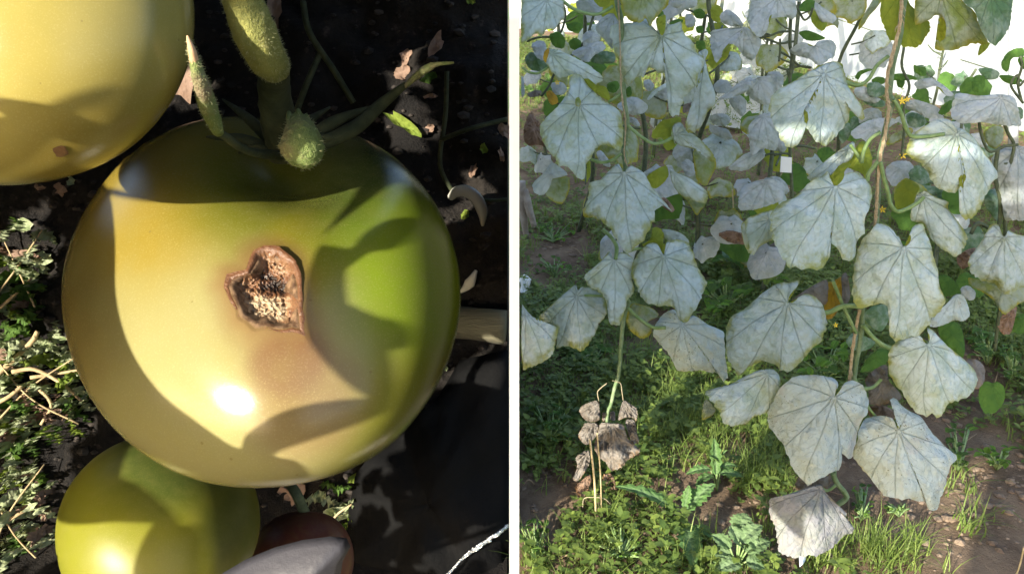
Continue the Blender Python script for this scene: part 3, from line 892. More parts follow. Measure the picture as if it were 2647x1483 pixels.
for i, (x, y, w, h, r, m, lab) in enumerate([
    (1010, 185, 44, 34, .5, 'scrap', 'tan dead leaf scrap just above the long green sepal tip'),
    (1022, 145, 26, 48, -.3, 'scrap', 'narrow tan scrap above the dead leaf scrap near the sepal tip'),
    (1098, 120, 26, 70, -.45, 'scrap', 'twisted tan leaf curl standing above the sepal tip'),
    (1082, 200, 46, 22, .45, 'mid', 'dull green leaf scrap under the long sepal tip'),
    (1088, 245, 40, 14, .1, 'scrap', 'small tan chip below the green sepal tip'),
    (1018, 318, 105, 26, -.62, 'lime', 'long lime green leaf scrap against the right shoulder of the scarred tomato'),
    (1080, 325, 26, 22, .4, 'scrap', 'small pinkish chip right of the long lime green scrap'),
    (1217, 378, 20, 32, .3, 'lime', 'tiny lime green leaf beside the white panel above the curled root'),
    (1190, 430, 18, 40, -.35, 'scrap', 'thin tan chip above the curled pale root'),
    (1262, 395, 14, 38, .2, 'scrap', 'thin tan sliver beside the white panel'),
    (1270, 330, 36, 36, .2, 'scrap', 'brown leaf scrap half behind the white panel edge'),
    (1185, 8, 22, 26, .2, 'lime', 'small lime green leaf at the very top of the dark bank'),
    (1170, 540, 26, 22, .8, 'lime', 'small green leaf under the curl of the pale root'),
    (1180, 1000, 22, 32, -.6, 'palegreen', 'lone cream chip on the black plastic right of the tomato'),
    (1118, 930, 18, 12, .3, 'palegreen', 'tiny cream crumb at the right edge of the scarred tomato'),
    (990, 1120, 36, 40, .5, 'lime', 'green leaf at the lower right rim of the scarred tomato'),
    (900, 1200, 46, 30, .4, 'lime', 'green leaf blade under the lower right of the scarred tomato'),
    (720, 1255, 70, 60, .2, 'scrap', 'pinkish tan clod of litter between the green and the red tomato'),
    (850, 1290, 90, 40, .2, 'palegreen', 'pale crinkled dead leaf behind the red tomato'),
    (45, 565, 46, 40, .1, 'palegreen', 'yellowish leaf at the left edge below the pale yellow tomato'),
    (40, 640, 120, 26, -.12, 'scrap', 'flat straw coloured splinter at the left edge'),
    (105, 660, 40, 60, -.5, 'palegreen', 'silvery torn leaf beside the straw coloured splinter'),
    (150, 475, 26, 34, .2, 'scrap', 'small pink chip below the pale yellow tomato'),
    (90, 470, 30, 18, .0, 'scrap', 'tan chip just under the pale yellow tomato'),
    (180, 455, 18, 26, .2, 'palegreen', 'small glinting scrap between the two big tomatoes'),
    (440, 225, 90, 190, -.25, 'scrap', 'brown flake painted as sunlit soil between the pale tomato and the stalk'),  # flake stands in for a sunlit patch of soil
    (700, 40, 40, 90, -.2, 'scrap', 'brown litter scrap right of the hairy stalk'),
    (40, 890, 110, 46, .15, 'scrap', 'tan withered leaf at the left edge'),
    (160, 850, 60, 26, -.3, 'palegreen', 'pale leaf tip left of the scarred tomato')]):
    flake('leaf_scrap', x, y, w, h, r, M[m], lab, 'leaf scrap', seed=i)

# withered pale weeds at the left edge: curly narrow leaves on a branching stalk
def curly(x0, y0, x1, y1, wpx, amp, waves, mat, parent, seed, lift=0.05, name='leaf'):
    rngc = random.Random(seed)
    n = 22
    V, F, att = [], [], []
    a = Vector((x1 - x0, y1 - y0, 0))
    L = a.length
    d = a / L
    nrm = Vector((-d.y, d.x, 0))
    for i in range(n + 1):
        t = i / n
        ox = amp * math.sin(t * waves * 6.28 + seed)
        cx_, cy_ = x0 + a.x * t + nrm.x * ox, y0 + a.y * t + nrm.y * ox
        wv = wpx * (math.sin(math.pi * min(1, t * .93 + .07)) ** .6) * (1 + .35 * math.sin(i * 2.3 + seed))
        for s_ in (-1, 0, 1):
            q = bank_px(cx_ + nrm.x * wv * s_, cy_ + nrm.y * wv * s_)
            q = q - FWD * (lift * (0.6 + .4 * math.sin(t * 5 + seed)) + (0.018 if s_ else 0) * math.sin(i * 1.7 + s_ * 1.3 + seed))
            V.append(q); att.append(abs(s_) * 0.9)
    for i in range(n):
        for j in range(2):
            q = i * 3 + j
            F.append((q, q + 1, q + 4, q + 3))
    return mesh_obj(name, V, F, mat, parent, attrs={'edge': att, 'vein': [1.0 - min(1, a_ * 2) for a_ in att]})
M['tanstem'] = simple('withered_tan_stem', (0.30, 0.22, 0.12), (0.42, 0.32, 0.18), 40, .8, .4, .003)
def weed_clump(label, root_xy, stems, leaves, seed):
    e = empty('withered_weed', bank_px(*root_xy))
    tag(e, label, 'weed', 'withered weeds on the dark bank')
    for pts, r in stems:
        tube('stem', [bank_px(x, y, .045) for x, y in pts], [r * pxm * BZ, r * .6 * pxm * BZ], M['tanstem'], e, sides=7)
    for i, (x0, y0, x1, y1, w, m) in enumerate(leaves):
        curly(x0, y0, x1, y1, w, w * .5, 1.3, M[m], e, seed + i, lift=.03 + .02 * (i % 3))
    return e
weed_clump('branching withered weed with tan stems left of the scarred tomato', (20, 1000),
    [([(5, 960), (60, 900), (115, 855), (130, 830)], 9), ([(60, 930), (110, 925), (180, 960), (235, 1000)], 6), ([(0, 1020), (60, 990), (100, 960), (150, 1010), (130, 1060)], 6), ([(100, 945), (170, 935), (225, 925)], 5)],
    [(130, 890, 215, 960, 16, 'palegreen'), (150, 930, 250, 1000, 14, 'palegreen'), (20, 880, 110, 870, 18, 'palegreen'), (10, 1060, 70, 1130, 20, 'palegreen'), (60, 1000, 130, 1040, 14, 'mid'), (100, 900, 180, 920, 14, 'lime'), (170, 980, 260, 1030, 12, 'palegreen'), (0, 940, 60, 960, 18, 'mid'), (10, 820, 110, 840, 16, 'mid'), (150, 1000, 230, 1060, 12, 'mid'), (120, 840, 200, 900, 10, 'palegreen'), (0, 1000, 80, 1040, 16, 'mid')], 3)
weed_clump('curly cream leaved weed left of the green tomato', (20, 1330),
    [([(0, 1330), (60, 1290), (110, 1260)], 6)],
    [(10, 1200, 110, 1190, 16, 'palegreen'), (20, 1250, 130, 1230, 16, 'palegreen'), (40, 1290, 150, 1270, 16, 'palegreen'), (60, 1330, 150, 1340, 16, 'palegreen'), (0, 1150, 90, 1120, 18, 'mid'), (80, 1200, 150, 1300, 12, 'palegreen'), (0, 1380, 130, 1400, 18, 'mid'), (90, 1340, 160, 1380, 14, 'palegreen'), (0, 1090, 60, 1150, 20, 'palegreen'), (30, 1420, 150, 1440, 16, 'mid')], 31)
weed_clump('mixed green weed in the shade at the left edge below the straw splinter', (20, 780),
    [([(0, 800), (50, 760), (100, 700)], 5)],
    [(0, 700, 90, 690, 18, 'mid'), (20, 760, 120, 740, 18, 'mid'), (60, 680, 120, 720, 12, 'palegreen'), (0, 720, 60, 760, 14, 'palegreen'), (40, 800, 140, 800, 14, 'mid'), (80, 620, 130, 690, 12, 'palegreen')], 57)
weed_clump('small pale weed behind the red tomato', (830, 1330), [([(820, 1340), (850, 1290), (890, 1260)], 4)],
    [(760, 1260, 860, 1270, 14, 'palegreen'), (840, 1300, 900, 1250, 12, 'palegreen'), (800, 1230, 900, 1210, 10, 'mid'), (860, 1330, 900, 1290, 10, 'lime')], 77)

rw = random.Random(91)
for lab, (xa_, xb_, ya_, yb_), n_ in (('tangle of dry curled leaves left of the scarred tomato, under the branching weed', (-10, 215, 850, 1090), 46), ('tangle of pale dry leaves at the lower left beside the green tomato', (-10, 130, 1120, 1440), 34), ('shaded tangle of leaves at the left edge under the pale yellow tomato', (-10, 130, 540, 800), 22)):
    lv = []
    for q in range(n_):
        x, y = rw.uniform(xa_, xb_), rw.uniform(ya_, yb_)
        a, L_ = rw.uniform(0, 6.28), rw.uniform(25, 75)
        lv.append((x, y, min(x + math.cos(a) * L_, xb_ + 30), y + math.sin(a) * L_, rw.uniform(5, 13), rw.choice(['palegreen', 'palegreen', 'mid', 'scrap', 'lime', 'palegreen'])))
    weed_clump(lab, ((xa_ + xb_) / 2, yb_), [([(xa_, yb_), ((xa_ + xb_) / 2, (ya_ + yb_) / 2), (xb_, ya_ + 40)], 3), ([(xb_, yb_ - 30), ((xa_ + xb_) / 2, (ya_ + yb_) / 2 + 20), (xa_, ya_ + 10)], 2.5)], lv, int(ya_))

# pale curled root, weathered stick, dark stems, tinsel thread and black plastic
k = NT('pale_root'); co = k.coord()
k.set(Base_Color=k.mix(k.noise(20, 3, .5, co), (0.50, 0.48, 0.40), (0.62, 0.60, 0.54)), Roughness=.25)
M['root'] = k.m
o = tube('curled_root', [dn(1134, 496, 1.86), dn(1150, 482, 1.84), dn(1176, 482, 1.82), dn(1200, 502, 1.82), dn(1213, 532, 1.83), dn(1214, 566, 1.87)], [9 * pxm * BZ, 13 * pxm * BZ, 15 * pxm * BZ, 15 * pxm * BZ, 13 * pxm * BZ, 4 * pxm * BZ], M['root'], sides=12, n=7)
tag(o, 'glossy pale curled root on the dark soil right of the scarred tomato', 'root')
o = tube('curled_root', [bank_px(1158, 735, .02), bank_px(1182, 712, .04), bank_px(1198, 680, .03)], [4 * pxm * BZ, 14 * pxm * BZ, 4 * pxm * BZ], M['root'], sides=12, n=7)
tag(o, 'short pale root piece touching the right rim of the scarred tomato above the stick', 'root')
k = NT('weathered_wood'); co = k.coord()
mp = k.n('ShaderNodeMapping'); mp.inputs['Scale'].default_value = (3, 60, 60); k.l(co, mp.inputs[0])
k.set(Base_Color=k.mix(k.noise(3, 5, .6, mp.outputs[0]), (0.06, 0.055, 0.035), (0.16, 0.145, 0.09)), Roughness=.9)
k.bump(k.noise(3, 5, .6, mp.outputs[0]), .8, .006)
M['wood'] = k.m
P = [bank_px(1020, 795, .05), bank_px(1100, 805, .055), bank_px(1180, 812, .055), bank_px(1272, 820, .05)]
o = tube('wooden_stick', P, [38 * pxm * BZ, 40 * pxm * BZ, 41 * pxm * BZ, 43 * pxm * BZ], M['wood'], sides=9, n=6, wob=.12)
tag(o, 'weathered flat grey brown stick poking out right of the scarred tomato', 'stick')
for pts, r, lab in [([(1130, 200), (1125, 300), (1110, 420), (1150, 500)], 9, 'upright dark plant stem on the soil above the curled pale root'),
                    ([(1115, 360), (1180, 340), (1240, 320), (1276, 310)], 9, 'dark stem running to the white panel above the curled root'),
                    ([(1200, 505), (1240, 508), (1276, 505)], 7, 'dark twig joining the curled root to the white panel'),
                    ([(780, 30), (800, 110), (850, 190), (890, 260)], 12, 'slanting dark stem on the soil right of the hairy stalk'),
                    ([(820, 150), (790, 230), (760, 300)], 12, 'dark stem crossing behind the calyx of the scarred tomato')]:
    tag(tube('dead_stem', [bank_px(x, y, .05) for x, y in pts], [r * .65 * pxm * BZ] * 3, M['darkcalyx'], sides=8), lab, 'stem')
k = NT('silver_tinsel')
k.set(Base_Color=(0.75, 0.78, 0.8), Metallic=0.9, Roughness=0.22)
k.bump(k.noise(260, 2, .5, k.coord()), 1.0, .01)
M['tinsel'] = k.m
path = [(1010, 1455), (1060, 1428), (1110, 1408), (1140, 1388), (1175, 1350), (1215, 1320), (1250, 1298), (1279, 1290)]
rng = random.Random(3)
o = tube('tinsel_thread', [bank_px(x, y, .10) for x, y in path], [5.5 * pxm * 1.85, 3.5 * pxm * 1.85, 6 * pxm * 1.85, 3 * pxm * 1.85, 6 * pxm * 1.85, 5 * pxm * 1.85, 5 * pxm * 1.85], M['tinsel'], sides=6, n=10, wob=.9)
tag(o, 'glittering silver thread lying over the black plastic by the white panel', 'thread')
k = NT('black_mulch_film'); co = k.coord()
k.set(Base_Color=k.mix(k.noise(6, 4, .6, co), (0.003, 0.003, 0.0035), (0.007, 0.007, 0.007)), Roughness=.8)
k.b.inputs['Specular IOR Level'].default_value = .06
k.bump(k.noise(22, 4, .6, co), .6, .01)
M['film_black'] = k.m
out = [(905, 1180), (960, 1110), (1040, 1050), (1110, 990), (1160, 905), (1278, 880), (1278, 1150), (1278, 1500), (1100, 1520), (925, 1490), (885, 1380), (880, 1280)]
cx_, cy_ = 1090, 1240
V, F = [], []
n = 72
for ring in range(9):
    q = ring / 8
    for i in range(n):
        t = i / n * len(out)
        a, b = out[int(t) % len(out)], out[(int(t) + 1) % len(out)]
        x, y = a[0] + (b[0] - a[0]) * (t % 1), a[1] + (b[1] - a[1]) * (t % 1)
        x, y = cx_ + (x - cx_) * q, cy_ + (y - cy_) * q
        V.append(bank_px(x, min(y, 1500), 0.07 - 0.035 * q ** 3 + 0.012 * noise.noise(Vector((x * .02, y * .012, 0)))))
for ring in range(8):
    for i in range(n):
        j = (i + 1) % n
        F.append((ring * n + i, (ring + 1) * n + i, (ring + 1) * n + j, ring * n + j))
o = mesh_obj('mulch_film', V, F, M['film_black'])
tag(o, 'smooth black plastic mulch sheet in the lower corner beside the white panel', 'plastic sheet')
sm = o.modifiers.new('thick', 'SOLIDIFY'); sm.thickness = .003
# crumbs of litter on the bank (nobody could count them)
rng = random.Random(21)
items = []
for i in range(900):
    x, y = rng.uniform(-40, 1262), rng.uniform(-40, 1470)
    p = bank_px(x, y, .006)
    s = rng.choice([.003, .004, .005, .006, .008, .012]) * rng.uniform(.6, 1.2)
    bm = bmesh.new()
    bmesh.ops.create_icosphere(bm, subdivisions=1, radius=s)
    vs = [p + Vector((q.co.x * 1.3, q.co.y, q.co.z * .8)) * (1 + .5 * noise.noise(q.co * (1 / s) + Vector((i, 2, 0)))) for q in bm.verts]
    fs = [tuple(w.index for w in q.verts) for q in bm.faces]
    bm.free()
    items.append((vs, fs))
V, F = merge_geo(items)
M['clod'] = simple('dark_crumb', (0.014, 0.013, 0.012), (0.05, 0.04, 0.034), 9, .9, .4, .003)
tag(mesh_obj('soil_crumbs', V, F, M['clod'], smooth=False), 'dark crumbs of earth scattered over the bank', 'soil', kind='stuff')

# ================================================================ RIGHT: CUCUMBER VINES
CROP = {'A': (1340, 0), 'B': (1990, 0), 'C': (1340, 490), 'D': (1990, 490), 'E': (1340, 983), 'F': (1990, 983)}
CS = 2.8864
def cpx(c, x, y):
    ox, oy = CROP[c]
    return ox + x / CS, oy + y / CS
VEINS = [0, .48, -.48, 1.0, -1.0, 1.7, -1.7, 2.5, -2.5]
VS = sorted(VEINS)
def resample(P, n):
    P = np.asarray(P, float)
    # corner-softening pass
    Q = []
    m = len(P)
    for i in range(m):
        a, b = P[i], P[(i + 1) % m]
        Q += [a * .8 + b * .2, a * .2 + b * .8]
    Q = np.array(Q + [Q[0]])
    seg = np.linalg.norm(np.diff(Q, axis=0), axis=1)
    cum = np.concatenate([[0], np.cumsum(seg)])
    t = np.linspace(0, cum[-1], n, endpoint=False)
    return np.stack([np.interp(t, cum, Q[:, 0]), np.interp(t, cum, Q[:, 1])], 1)
LEAFN = [0]
def blade(name, outline, J, mat, parent, place, size, fold=1.0, tilt=(0, 0), n=96, rings=12, crumple=0.0, tipdir=None):
    """leaf blade from an outline (y up) about its petiole junction J; place(x, y, w) -> world; w metres away"""
    LEAFN[0] += 1
    sd = LEAFN[0]
    rngl = random.Random(sd * 13 + 5)
    C = resample(outline, n)
    area = 0.5 * np.sum(C[:, 0] * np.roll(C[:, 1], -1) - np.roll(C[:, 0], -1) * C[:, 1])
    if area < 0: C = C[::-1]
    J = np.asarray(J, float)
    rel = C - J
    dist = np.linalg.norm(rel, axis=1)
    s = dist.max()
    # serrated margin
    ser = np.array([1 + rngl.choice([-.022, -.01, .0, .008, .02]) * rngl.uniform(.5, 1.2) for i in range(n)])
    rel = rel * ser[:, None]
    if tipdir is None:
        sc = dist * (1 - 0.7 * rel[:, 1] / np.maximum(dist, 1e-9))
        T = rel[int(np.argmax(sc))]
    else:
        T = np.asarray(tipdir, float)
    T = T / np.linalg.norm(T)
    ph = [rngl.uniform(0, 6.28) for _ in range(4)]
    kw = rngl.choice([3, 4, 5])
    V, F, E, VE, VA, VR = [], [], [], [], [], []
    smet = size * s
    off = Vector((sd * 3.1, sd * 1.7, 0))
    for q in range(rings + 1):
        r = (q / rings) ** 0.9
        for i in range(n if q else 1):
            p = rel[i] * r
            rho = math.hypot(p[0], p[1]) / s
            th = math.atan2(T[0] * p[1] - T[1] * p[0], T[0] * p[0] + T[1] * p[1]) if rho > 1e-6 else 0.0
            thv = th * (1 + .16 * rho) + .05 * math.sin(6 * rho + ph[2]) * rho
            a, l = rho * math.cos(th), rho * abs(math.sin(th))
            w = fold * (0.20 * l + 0.50 * l * l) + 0.14 * a * a + (0.42 * a * a if a < 0 else 0)
            w += tilt[0] * p[0] / s + tilt[1] * p[1] / s
            w += 0.055 * math.sin(kw * th + ph[0]) * r * r * min(1, rho * 1.6) + 0.03 * math.sin(7 * th + ph[1]) * r ** 3
            # pleats between the main veins
            j = max(0, min(len(VS) - 2, int(np.searchsorted(VS, thv)) - 1))
            f_ = (thv - VS[j]) / (VS[j + 1] - VS[j])
            w -= 0.017 * math.sin(math.pi * max(0, min(1, f_))) * min(1, rho * 2.2)
            pv = Vector((p[0] / s, p[1] / s, 0))
            w -= 0.030 * noise.noise(pv * 7 + off) + 0.075 * noise.noise(pv * 2.6 + off)
            if crumple:
                w += crumple * (noise.noise(pv * 3.0 + off) + .7 * abs(noise.noise(pv * 7 + off)) + .35 * noise.noise(pv * 15 + off))
            e_ = max(0, (r - .82) / .18)
            w += 0.07 * e_ * (0.6 + noise.noise(Vector((math.cos(th) * 2, math.sin(th) * 2, sd))))
            V.append(place(J[0] + p[0], J[1] + p[1], w * smet))
            E.append(r)
            VE.append(0.0); VA.append(thv); VR.append(rho)
    for i in range(n):
        F.append((0, 1 + i, 1 + (i + 1) % n))
    for q in range(rings - 1):
        for i in range(n):
            j = (i + 1) % n
            b0, b1 = 1 + q * n, 1 + (q + 1) * n
            F.append((b0 + i, b1 + i, b1 + j, b0 + j))
    return mesh_obj(name, V, F, mat, parent, attrs={'edge': E, 'vein': VE, 'va': VA, 'vr': VR})

PL = {}
PY = {'A': 1.62, 'B': 1.44, 'C': 2.55, 'D': 2.15, 'E': 2.5, 'G': 3.2}
def vine(key, root, label):
    e = empty('cucumber_vine', root)
    tag(e, label, 'cucumber vine', 'mildewed cucumber vines')
    PL[key] = e
vine('A', on_ground(1512, 1330), 'mildewed cucumber vine nearest the white panel, dried brown leaves at its foot')
vine('B', on_ground(2060, 1700), 'mildewed cucumber vine with the biggest white leaves, climbing a frayed jute twine')
vine('C', on_ground(2042, 520), 'grey leaved cucumber vine with bare dark stems behind and between the two front vines')
vine('D', on_ground(2560, 800), 'cucumber vine at the edge of the picture right of the biggest leaves')
vine('E', on_ground(1400, 560), 'grey leaved cucumber vine behind the front vine beside the white panel')
vine('G', on_ground(2300, 480), 'partly green cucumber vine with yellow flowers in front of the plastic wall')
LASTLEAF = [None]
def L(pl, crop, mat, dY, J, poly, fold=1.0, tilt=None, crumple=0.0, name='leaf', sub=False, tip=None):
    P = [tuple(map(float, q.split(','))) for q in poly.split()]
    P = [cpx(crop, x, y) for x, y in P]
    P = [(max(x, 1347.0), -y) for x, y in P]
    if J is None:
        ys = [p[1] for p in P]
        cx_ = sum(p[0] for p in P) / len(P)
        cy_ = sum(ys) / len(ys)
        J = (cx_, cy_ + (max(ys) - cy_) * .25)
    else:
        J = cpx(crop, *J)
        J = (max(J[0], 1349), -J[1])
    Y = PY[pl] + dY
    zc = (at_Y(J[0], -J[1], Y) - CAM).dot(FWD)
    sc = zc / FPX
    rngl = random.Random(len(PL) + int(J[0] * 7 + J[1]))
    if tilt is None:
        tilt = (rngl.uniform(-.22, .22), rngl.uniform(-.10, .22))
    def place(x, y, w):
        return CAM + ray(x, -y) * (zc + w)
    if tip: tip = (tip[0], -tip[1])
    o = blade(name, P, J, M[mat], LASTLEAF[0] if sub else PL[pl], place, sc, fold, tilt, crumple=crumple, tipdir=tip)
    if not sub: LASTLEAF[0] = o
    return o
def S(pl, crop, mat, dY, w, poly, name='stem', ridge=0.06, sides=10, taper=1.0, dY2=None):
    """stem or petiole: width in crop pixels; dY runs from dY to dY2"""
    P = [tuple(map(float, q.split(','))) for q in poly.split()]
    m = len(P)
    pts = []
    for i, q in enumerate(P):
        d = dY if dY2 is None else dY + (dY2 - dY) * i / (m - 1)
        x, y = cpx(crop, *q)
        pts.append(at_Y(max(x, 1350), y, PY[pl] + d))
    r = w / CS / 2 * (pts[0] - CAM).dot(FWD) / FPX
    return tube(name, pts, [r, r * taper], M[mat], PL[pl], sides=sides, ridge=ridge, n=6, wob=.12)

# ---- vine A
S('A', 'A', 'stem', 0.02, 40, '725,-60 745,60 768,170 772,400 780,620 790,760 812,900 800,1010 785,1120 800,1240 800,1400 790,1600 800,1800 790,1950 760,2050 800,2200 825,2260')
S('A', 'C', 'stem', 0.02, 36, '828,840 800,900 778,1010 766,1150 756,1300 742,1400 720,1470 690,1600 668,1650 660,1760 670,1850 650,2000', taper=.6)
S('A', 'A', 'petiole', 0.0, 24, '705,50 600,105 500,100 400,62 320,0', 'petiole', dY2=-.05)
S('A', 'A', 'petiole', 0.03, 18, '230,500 150,545 80,540 20,505', 'petiole')
S('A', 'A', 'petiole', 0.0, 24, '815,935 900,1010 1000,1070 1080,1062 1145,1030', 'petiole', dY2=.0)
S('A', 'A', 'petiole', 0.0, 24, '770,1145 700,1195 620,1212 530,1185', 'petiole')
S('A', 'A', 'petiole', 0.02, 20, '775,690 720,735 670,760', 'petiole')
S('A', 'C', 'petiole', 0.03, 28, '630,300 690,355 732,430 725,520', 'petiole', dY2=-.03)
S('A', 'C', 'petiole', 0.0, 28, '815,880 870,935 940,990 1010,1028 1100,1030', 'petiole', dY2=-.01)
S('A', 'C', 'petiole', 0.0, 22, '810,830 700,800 560,790 440,790', 'petiole', dY2=.03)
S('A', 'C', 'petiole', -.01, 22, '800,470 900,440 1010,470 1080,500', 'petiole', dY2=-.02)
L('A', 'A', 'mildew', -.06, (210, 0), '0,-60 150,-80 335,-20 340,60 352,130 290,190 270,225 215,210 170,285 140,240 60,310 0,330 -30,250')
L('A', 'A', 'grey', .16, None, '430,0 600,-40 640,60 590,130 480,100 430,60')
L('A', 'A', 'half', -.03, (930, -40), '745,-60 1130,-60 1125,30 1060,100 1010,150 985,215 950,130 920,170 840,165 790,110 770,50', fold=.7)
L('A', 'A', 'under', .03, None, '555,0 600,50 640,60 690,20 690,-50 560,-50')
L('A', 'A', 'mildew', -.02, (1065, 268), '1040,250 1020,140 1060,120 1100,100 1105,190 1150,185 1225,150 1225,230 1250,270 1300,300 1330,395 1400,430 1340,560 1320,640 1270,690 1230,740 1200,850 1155,890 1110,800 1150,720 1140,620 1110,540 1050,555 990,495 935,530 940,590 880,570 830,650 800,610 740,530 745,440 705,380 700,300 670,250 690,190 760,175 880,170 950,130 975,200 1010,215', fold=.8, tip=(.15, 1))
L('A', 'A', 'under', -.03, None, '1022,140 1060,122 1100,105 1100,195 1085,262 1060,262 1040,215', sub=True, name='curled_margin')
L('A', 'A', 'grey', .14, (715, 110), '700,85 760,180 720,200 690,250 715,390 640,300 570,220 600,150')
L('A', 'A', 'mildew', .03, (250, 400), '220,360 300,370 400,420 520,480 545,500 580,530 610,550 650,600 560,640 490,590 430,545 370,570 300,590 240,530 205,470 188,440 190,390', tip=(1, .5), fold=.8)
L('A', 'A', 'orange', -.012, None, '218,358 235,372 215,440 205,475 182,440 192,390', sub=True, name='curled_margin')
L('A', 'A', 'mildew', -.05, (450, 785), '420,545 470,560 490,600 530,650 570,690 650,760 740,810 775,870 785,1000 770,1110 740,1130 690,1090 620,1080 570,1110 540,1190 500,1220 505,1290 480,1345 440,1320 400,1270 340,1230 300,1250 280,1190 215,1130 170,1030 150,950 210,870 300,790 350,720 380,650 370,590', fold=.8, tip=(-.02, 1))
L('A', 'A', 'under', -.02, None, '480,590 530,585 560,640 650,640 680,700 685,755 640,740 580,695 530,655', sub=True, name='curled_margin')
L('A', 'A', 'half', -.10, None, '425,735 450,720 470,760 455,800 425,790', sub=True, name='curled_margin')
L('A', 'A', 'mildew', .02, (1390, 440), '1330,400 1400,360 1420,390 1390,450 1400,520 1440,640 1475,700 1470,790 1420,820 1370,940 1320,985 1270,980 1240,920 1290,850 1350,760 1345,680 1320,640 1340,560', fold=.6)
L('A', 'A', 'half', .0, (1400, 720), '1345,690 1475,700 1470,790 1420,820 1370,940 1320,985 1265,1000 1240,920 1290,850', sub=True, name='curled_margin')
L('A', 'A', 'under', .05, None, '1150,880 1210,875 1220,910 1150,930 1140,1000 1135,1040 1180,1090 1120,1130 1080,1100 1080,1020 1000,1040 990,1000 1060,900')
L('A', 'A', 'mildew', .02, (1180, 1000), '1150,920 1220,910 1250,980 1290,990 1370,1050 1460,1150 1465,1200 1440,1215 1400,1160 1310,1110 1200,1090 1150,1030', tip=(1, .7), fold=.7)
L('A', 'A', 'half', .06, None, '1300,1105 1400,1155 1470,1170 1480,1240 1440,1320 1400,1400 1330,1350 1310,1240', sub=True, name='curled_margin')
L('A', 'A', 'grey', .02, (240, 1300), '100,1370 190,1290 250,1200 380,1300 330,1320 250,1335 240,1385 200,1450 160,1460 110,1430')
L('A', 'A', 'half', .04, None, '240,1335 380,1305 385,1400 360,1480 320,1530 250,1500 190,1440', sub=True, name='curled_margin')
L('A', 'A', 'mildew', -.05, (790, 1295), '745,1210 760,1260 788,1290 830,1230 880,1250 940,1290 960,1330 1000,1400 1040,1440 1110,1530 1160,1590 1080,1530 1020,1560 1020,1630 980,1710 920,1810 870,1850 820,1905 780,1870 740,1800 680,1700 620,1650 580,1580 505,1605 500,1530 530,1440 520,1360 600,1350 640,1310 690,1260', fold=.9)
L('A', 'A', 'under', .02, None, '955,1310 1050,1250 1110,1230 1125,1310 1090,1360 1030,1410 990,1400 970,1350')
L('A', 'A', 'mildew', .03, (1160, 1290), '1125,1250 1180,1290 1280,1330 1370,1390 1420,1443 1405,1520 1300,1500 1200,1450 1150,1380', tip=(1, .6))
L('A', 'A', 'half', .06, None, '1170,1425 1390,1440 1410,1500 1380,1550 1330,1615 1300,1565 1250,1485', sub=True, name='curled_margin')
L('A', 'C', 'mildew', .02, (435, 800), '430,700 445,760 470,720 540,730 600,760 640,800 665,880 650,960 600,990 580,1060 540,1130 470,1215 430,1190 380,1170 330,1160 280,1200 290,1100 300,1030 230,1010 140,960 200,900 280,830 360,760')
L('A', 'C', 'mildew', -.02, (715, 525), '680,450 700,510 730,520 740,470 800,470 860,510 865,600 840,660 870,740 850,790 810,820 800,880 780,950 750,1020 700,1010 670,980 665,880 640,800 600,760 560,740 500,700 490,640 550,590 620,530')
L('A', 'C', 'mildew', -.05, (1085, 498), '980,390 1040,400 1060,460 1085,490 1110,440 1095,380 1180,370 1240,380 1270,400 1310,480 1330,570 1390,660 1415,700 1380,760 1340,880 1290,940 1240,1000 1190,960 1170,890 1130,870 1080,860 1030,870 950,840 900,780 870,700 835,640 850,560 890,470', fold=.8)
L('A', 'C', 'mildew', .05, None, '1050,290 1150,300 1230,330 1280,390 1262,425 1180,390 1100,380')
L('A', 'C', 'under', .03, None, '920,410 990,370 1000,280 1050,280 1090,330 1075,400 1085,490 1060,460 1040,395 980,395 930,425')
L('A', 'C', 'speck', .0, (1225, 1010), '1070,930 1130,900 1170,890 1190,960 1240,1000 1300,930 1350,960 1420,1010 1500,1040 1540,1070 1540,1200 1550,1290 1560,1420 1530,1440 1510,1380 1440,1360 1350,1350 1260,1350 1190,1360 1160,1300 1120,1220 1050,1150 1000,1080 1010,1030', tip=(.75, 1))
L('A', 'C', 'half', .06, None, '840,840 930,860 1000,880 1060,940 950,990 1000,1030 990,1080 920,1120 840,1060 800,990 810,920')
L('A', 'C', 'mildew', -.05, (60, 930), '10,840 60,900 130,970 210,1010 290,1020 300,1060 270,1160 255,1230 190,1290 100,1320 10,1345', tip=(.4, 1))
for dY, J, poly, m_ in [(-.01, (600, 160), '600,140 615,290 560,312 500,300 460,250 450,220 480,180', 'dry'),
                    (-.01, (790, 160), '780,140 830,170 890,210 885,310 850,275 800,275 740,300 750,250', 'dry'),
                    (.0, (700, 330), '610,310 690,320 780,320 800,380 830,470 900,500 910,530 860,570 800,600 790,640 690,680 650,600 600,580 560,500 590,400', 'dry'),
                    (.02, (560, 330), '500,310 600,320 590,400 530,480 480,470 440,410 470,360', 'dry'),
                    (.02, (830, 300), '790,290 870,290 880,370 905,460 850,480 820,400', 'dry'),
                    (.03, (520, 530), '420,570 520,510 545,560 520,650 450,750 400,745 430,680 440,620', 'dry'),
                    (.05, (530, 710), '420,780 540,690 545,760 490,880 430,840', 'brown'),
                    (.07, (690, 760), '620,700 700,690 740,800 745,900 680,930 640,850', 'brown'),
                    (.05, (650, 240), '625,235 655,240 650,300 625,305', 'dry'), (.05, (700, 240), '680,235 720,225 725,300 690,300', 'dry')]:
    L('A', 'E', m_, dY, J, poly, fold=.7, crumple=.32, name='dried_leaf')
S('A', 'E', 'drystem', .0, 6, '660,20 610,60 590,90 600,150', 'petiole', ridge=0)
S('A', 'E', 'drystem', .0, 6, '700,0 760,20 772,80 782,150', 'petiole', ridge=0)
